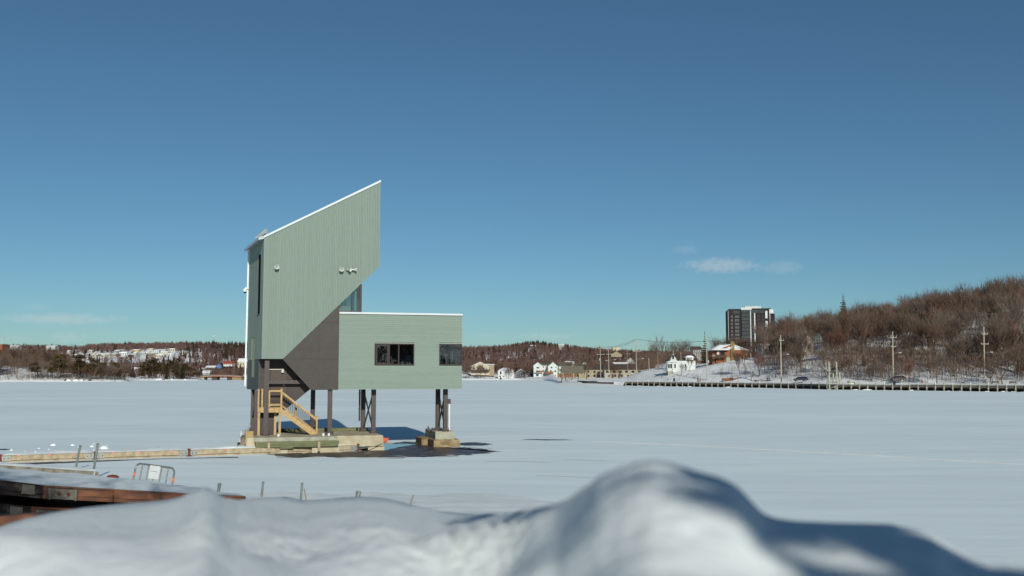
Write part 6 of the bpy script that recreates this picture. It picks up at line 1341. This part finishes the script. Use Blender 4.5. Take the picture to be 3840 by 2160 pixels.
# ------------------------------------------------------------------ utility poles, lamps, wires
PTS = {}
def upole(key, px, top, bot, d, arms, lab, lamp=None, trafo=None, mat='pole', r=.17):
    a, b = WY(px, bot, d), WY(px - 3, top, d); a.z -= 1.2; t = Thing('utility_pole', lab, 'pole', a, 0, 'utility poles along the shore road')
    t.part('shaft', MB().tube(a, b, r, r * .68, 8), mat, world=True); k = d / FPX; PTS[key] = []
    for py, wpx, ins in arms:
        z = WY(px, py, d); ar = t.part('crossarm', MB().box((z.x - wpx * k / 2, z.y - .22, z.z - .09), (z.x + wpx * k / 2, z.y - .08, z.z + .09)), mat, world=True)
        for s_ in (-.48, 0.0, .48) if ins else (-.48, .48):
            q = Vector((z.x + s_ * wpx * k, z.y - .15, z.z + .09)); t.part('insulator', MB().lathe([(.05, 0), (.10, .1), (.06, .2), (.10, .3), (.05, .5 if ins == 2 else .36)], q, 8), 'hgrey', ar, world=True); PTS[key].append(q + Vector((0, 0, .4)))
    PTS[key].append(b)
    if lamp:
        z = WY(px, lamp, d); L_ = 20 * k; pts = [z, z + Vector((L_ * .25, -.1, 5 * k)), z + Vector((L_ * .6, -.2, 7 * k)), z + Vector((L_, -.3, 7.5 * k))]
        la = t.part('lamp_arm', MB().poly(pts, .05, 6), 'galv', world=True); t.part('lamp_head', MB().box((pts[-1].x - .1, pts[-1].y - .16, pts[-1].z - .06), (pts[-1].x + .75, pts[-1].y + .16, pts[-1].z + .08)), 'hwhite', la, world=True)
    if trafo: z = WY(px + trafo[0], trafo[1], d); t.part('transformer', MB().lathe([(.28, 0), (.32, .06), (.32, .9), (.26, .98), (.1, 1.05)], z, 12), 'hgrey', world=True)
upole('a', 2253, 1290, 1412, 455, [(1306, 20, 1), (1329, 28, 0)], 'leftmost of the tall utility poles, with transformer can', 1360, (-4, 1352))
upole('b', 2284, 1294, 1413, 465, [(1307, 18, 1), (1328, 24, 0)], 'second tall utility pole from the left, lamp arm to the right', 1356)
upole('c', 2388, 1268, 1419, 420, [(1276, 14, 1), (1290, 34, 2), (1317, 28, 0)], 'tallest utility pole, three crossarms, between terrace and white house', 1352)
upole('d', 2355, 1315, 1414, 470, [(1328, 14, 0)], 'slim pole in front of the terrace', None, None, 'pole2', .12)
upole('e', 2436, 1342, 1418, 400, [], 'short plain pole at the right end of the terrace', None, None, 'pole', .15)
upole('f', 2469, 1319, 1405, 430, [(1326, 8, 0)], 'brown pole left of the white spired house', None, None, 'pole2', .15)
upole('g', 2556, 1320, 1408, 385, [], 'slim pole in front of the white spired house', None, None, 'pole', .12)
upole('h', 2652, 1262, 1427, 362, [(1283, 16, 1)], 'tall pale pole with transformer left of the brick bungalow', 1342, (4, 1361), 'pole', .22)
upole('i', 2930, 1257, 1432, 325, [(1277, 17, 2)], 'tall pale pole with insulators rising before the right wood', 1336, None, 'pole', .23)
upole('j', 3350, 1243, 1428, 296, [(1266, 23, 2), (1300, 16, 0)], 'tall pole with white insulators in front of the brown grey car', 1330, None, 'pole', .22)
upole('k', 3692, 1226, 1424, 285, [(1253, 22, 2), (1290, 28, 0)], 'rightmost tall pole, lamp arm above the promenade', 1328, None, 'pole', .22)
upole('l', 3808, 1305, 1424, 286, [], 'thin brown pole near the right edge of the wood', None, None, 'pole2', .10)
upole('m', 2818, 1326, 1420, 345, [], 'short plain pole below and right of the brick bungalow', None, None, 'pole', .13)
def wire(a, b, sag):
    a, b = Vector(a), Vector(b); pts = [a.lerp(b, i / 10) - Vector((0, 0, sag * 4 * (i / 10) * (1 - i / 10))) for i in range(11)]; mb = MB().poly(pts, .022, 3)
    single('power_line', mb, 'wire', 'thin dark power line strung between the shore road poles', 'cable', 'power lines between the poles')
for a, b in (('a', 'c'), ('b', 'c'), ('c', 'h'), ('h', 'i'), ('i', 'j'), ('j', 'k')):
    for i in range(min(3, len(PTS[a]), len(PTS[b]))): wire(PTS[a][i], PTS[b][i], 1.0)
for i, (x0, y0, x1, y1, lab) in enumerate(((2210, 1416, 2222, 1400, 'left yellow guy wire sleeve by the two people in black'), (2213, 1416, 2224, 1398, 'right yellow guy wire sleeve by the two people in black'), (2352, 1422, 2358, 1398, 'yellow guy wire sleeve at the slim pole by the terrace'))):
    single('guy_sleeve', MB().tube(WY(x0, y0, 450), WY(x1, y1, 450), .07, .07, 6), 'hyellow', lab, 'guy wire')

# ------------------------------------------------------------------ bridge and mast
d = 700; k = d / FPX; t = Thing('road_bridge', 'low road bridge with orange edge beam and two dark piers at the lake outlet', 'bridge', WY(832, 1428, d)); X = lambda px: (px - 832) * k; Zp = lambda py: (1428 - py) * k
xs = [748, 770, 800, 830, 860, 885, 905]; zt = [1413, 1411.6, 1410, 1409.6, 1410.2, 1411.5, 1413.4]
for i in range(6):
    a, b = xs[i], xs[i + 1]
    t.part('deck', MB().loft([(X(a), 0, Zp(zt[i] + 2.6)), (X(b), 0, Zp(zt[i + 1] + 2.6)), (X(b), 9, Zp(zt[i + 1] + 2.6)), (X(a), 9, Zp(zt[i] + 2.6))], [(X(a), 0, Zp(zt[i] - .4)), (X(b), 0, Zp(zt[i + 1] - .4)), (X(b), 9, Zp(zt[i + 1] - .4)), (X(a), 9, Zp(zt[i] - .4))]), 'dockdark')
    t.part('edge_beam', MB().beam((X(a), -.1, Zp(zt[i] + .6)), (X(b), -.1, Zp(zt[i + 1] + .6)), .15, .42), 'salmon')
    t.part('parapet', MB().beam((X(a), .1, Zp(zt[i] - 2.4)), (X(b), .1, Zp(zt[i + 1] - 2.4)), .15, .75), 'dockrail')
for px0, px1 in ((792, 812), (849, 868)): t.part('pier', MB().box((X(px0), 1, -.5), (X(px1), 8, Zp(1412.8))), 'dockdark')
t.part('abutment', MB().box((X(869), .5, -.5), (X(905), 8.5, Zp(1414.5))), 'conct'); t.part('abutment', MB().box((X(740), .5, -.5), (X(764), 8.5, Zp(1414.5))), 'conc')
d = 1260; a = WY(803, 1290, d); b = WY(803, 1247, d); t = Thing('radio_mast', 'lattice radio mast on the left skyline', 'mast', a - Vector((0, 0, 4)))
for s_ in (-1, 1): t.part('leg', MB().tube(a + Vector((s_ * .8, 0, -4)), b + Vector((s_ * .25, 0, 0)), .14, .10, 4), 'hgrey', world=True)
for i in range(9): f0 = i / 9; f1 = (i + 1) / 9; t.part('lattice_bar', MB().tube(a.lerp(b, f0) + Vector((-.8 + .5 * f0, 0, 0)), a.lerp(b, f1) + Vector((.8 - .5 * f1, 0, 0)), .08, .08, 4), 'hgrey', world=True)
t.part('antenna_drum', MB().box((a.x - 1.2, a.y - .3, a.lerp(b, .65).z), (a.x - .3, a.y + .3, a.lerp(b, .75).z)), 'hwhite', world=True); t.part('antenna_panel', MB().box((a.x + .4, a.y - .3, a.lerp(b, .6).z), (a.x + .8, a.y + .3, a.lerp(b, .8).z)), 'hwhite', world=True)
# snowy rocks at the headland
for i, (px, r_) in enumerate([(250 + 7.2 * j + random.uniform(-2, 2), random.uniform(.6, 1.3)) for j in range(13)] + [(590, 1.0), (602, 1.3), (615, 1.1), (645, 1.0), (695, 1.0)]):
    q = gpt(px, shore(px) + 3); mb = lump(px, 1430, r_); c = sum((v for v in mb.v), Vector()) / len(mb.v)
    for v in mb.v: v += Vector((q.x - c.x, q.y - c.y, max(0, q.z - .5)))
    single('snowy_rock', mb, 'land' if i % 3 else 'rock', 'snow-dusted rock at the water edge of the headland' if px < 400 else 'snow-capped rock at the water edge of the island', 'rock', 'snow-capped rocks on the headland' if px < 400 else 'snow-capped rocks on the island', smooth=True)
# angler on the ice
person(431, 1434, 500, R(90), J1('dark_parka', (.03, .02, .02)), 'black', 'person standing alone on the ice off the left headland')

# ------------------------------------------------------------------ wooded shore behind the camera, mirrored in the wing's windows
mb = MB(); gxx = np.linspace(-260, 420, 35); gyy = np.linspace(-120, -520, 21)
def hb(x, y): return 22 * sstep(-150, -420, y) + 3 * fb(x * .01, y * .01, 5.) - .5
for x in gxx:
    for y in gyy: mb.v.append(Vector((x, y, hb(x, y))))
for i in range(34):
    for j in range(20): mb.f.append((i * 21 + j, i * 21 + j + 1, (i + 1) * 21 + j + 1, (i + 1) * 21 + j)); mb.mi.append(0)
tag(mb.obj('rear_hill', 'land', smooth=True), kind='structure')
PR = []
for _ in range(2600):
    x, y = rng.uniform(-250, 400), rng.uniform(-500, -170)
    if 150 < x < 215 and y > -330: continue
    PR.append((x, y, hb(x, y), rng.uniform(8, 13)))
brush('rear_woodland', PR, 30, .2, 'farbare', 'bare woodland on the shore behind the viewer')
t = Thing('red_house', 'dark red house with white window trim, mirrored in the wing window', 'house', (170, -300, hb(170, -300)), R(180 + 25))
t.part('wall', MB().box((-9, 0, -2), (9, 9, 7)), 'cedar'); t.part('roof', MB().loft([(-9.5, -.5, 7), (9.5, -.5, 7), (9.5, 4.5, 11), (-9.5, 4.5, 11)], [(-9.5, 9.5, 7), (9.5, 9.5, 7), (9.5, 4.6, 11), (-9.5, 4.6, 11)]), 'roofsnow')
for i in range(5):
    for z in (1.2, 4.6): f = t.part('window', MB().box((-8 + i * 3.6, -.1, z - .2), (-6 + i * 3.6, -.01, z + 1.6)), 'hwhite'); t.part('pane', MB().box((-7.7 + i * 3.6, -.14, z), (-6.3 + i * 3.6, -.101, z + 1.4)), 'pane', f)

# bare trees on the bank behind the viewer: they dapple the docks with shade
for x, y, h, rz, lab in ((-4.2, -2.2, 13, 1.0, 'leafless tree behind the viewer that shades the stacked docks'), (-1.6, -6.5, 15, 2.6, 'second leafless tree behind the viewer, farther back')):
    place(BARE[int(h) % 9], Vector((x, y, 2.6)), h, lab, None, 'bare_tree', .0, .8).rotation_euler = (0, 0, rz)
shade_spruce = place(CONI[0], Vector((2.12, -4.0, 2.5)), 6.2, 'added unseen spruce behind the viewer, put there to shade the right of the snow bank', None, 'spruce_tree', .0, 1.8); shade_spruce.rotation_euler = (0, 0, .8)  # added blocker: unseen spruce, placed only to throw shade on the bank
tag(MB().box((-40, -120, -1), (40, .3, 2.7)).obj('bank_terrace', 'land'), kind='structure')

# ------------------------------------------------------------------ clouds
def cloud_material(name, dens, seed, S_):
    m = bpy.data.materials.new(name); m.use_nodes = True; N = m.node_tree.nodes; L = m.node_tree.links; N.remove(N['Principled BSDF'])
    out = N['Material Output']; v = N.new('ShaderNodeVolumePrincipled'); v.inputs['Color'].default_value = (.95, .93, .92, 1); v.inputs['Anisotropy'].default_value = .0
    tc = N.new('ShaderNodeTexCoord'); nz = N.new('ShaderNodeTexNoise'); nz.noise_dimensions = '4D'; nz.inputs['W'].default_value = seed; nz.inputs['Scale'].default_value = 1.6; nz.inputs['Detail'].default_value = 5
    mp = N.new('ShaderNodeMapping'); mp.inputs['Scale'].default_value = S_; L.new(tc.outputs['Object'], mp.inputs[0]); L.new(mp.outputs[0], nz.inputs['Vector'])
    ln = N.new('ShaderNodeVectorMath'); ln.operation = 'LENGTH'; L.new(tc.outputs['Object'], ln.inputs[0])
    a = N.new('ShaderNodeMath'); a.operation = 'MULTIPLY_ADD'; a.inputs[1].default_value = -1.0; a.inputs[2].default_value = .50; L.new(ln.outputs['Value'], a.inputs[0])
    b = N.new('ShaderNodeMath'); b.operation = 'MULTIPLY_ADD'; b.inputs[1].default_value = 1.9; L.new(nz.outputs['Fac'], b.inputs[0]); L.new(a.outputs[0], b.inputs[2])
    c = N.new('ShaderNodeMapRange'); c.inputs['From Min'].default_value = .55; c.inputs['From Max'].default_value = 1.05; c.inputs['To Max'].default_value = dens; L.new(b.outputs[0], c.inputs[0])
    L.new(c.outputs[0], v.inputs['Density']); L.new(v.outputs[0], out.inputs['Volume']); return m
def cloud(px, py, wpx, hpx, dens, lab, seed):
    d = 5200; k = d / FPX; bm = bmesh.new(); bmesh.ops.create_icosphere(bm, subdivisions=3, radius=1.0); me = bpy.data.meshes.new('cloud'); bm.to_mesh(me); bm.free()
    me.materials.append(cloud_material('cloud_vapour', dens, seed, (2.2 * min(3, wpx / hpx / 3), 1.5, 1.0))); o = bpy.data.objects.new('cloud', me); COL.objects.link(o)
    o.location = WY(px, py, d); o.scale = (wpx * k * .62, 60 + wpx * k * .25, hpx * k * .75); tag(o, lab, 'cloud', 'thin clouds low in the sky')
cloud(2705, 996, 300, 46, 0.0025, 'largest pale cloud above and left of the dark tower block', 3.1)
cloud(2930, 1003, 170, 44, 0.0013, 'faint cloud trailing right of the largest cloud', 7.7)
cloud(2568, 936, 110, 30, 0.0011, 'small faint cloud above the largest cloud', 1.3)
cloud(230, 1196, 480, 34, 0.0015, 'long grey cloud streak low over the left hills', 5.5)
cloud(140, 1152, 110, 22, 0.0010, 'small grey cloud above the long streak at left', 9.2)
cloud(255, 1264, 130, 36, 0.0020, 'pale rounded cloud touching the left hill skyline', 2.4)
cloud(60, 1270, 150, 26, 0.0010, 'faint cloud low at the left edge of the picture', 6.4)
cloud(2040, 1262, 210, 26, 0.0014, 'flat pale cloud over the wooded hill right of the tower', 4.8)
cloud(1830, 1258, 130, 14, 0.0008, 'faint thin cloud just right of the tower wing', 8.5)
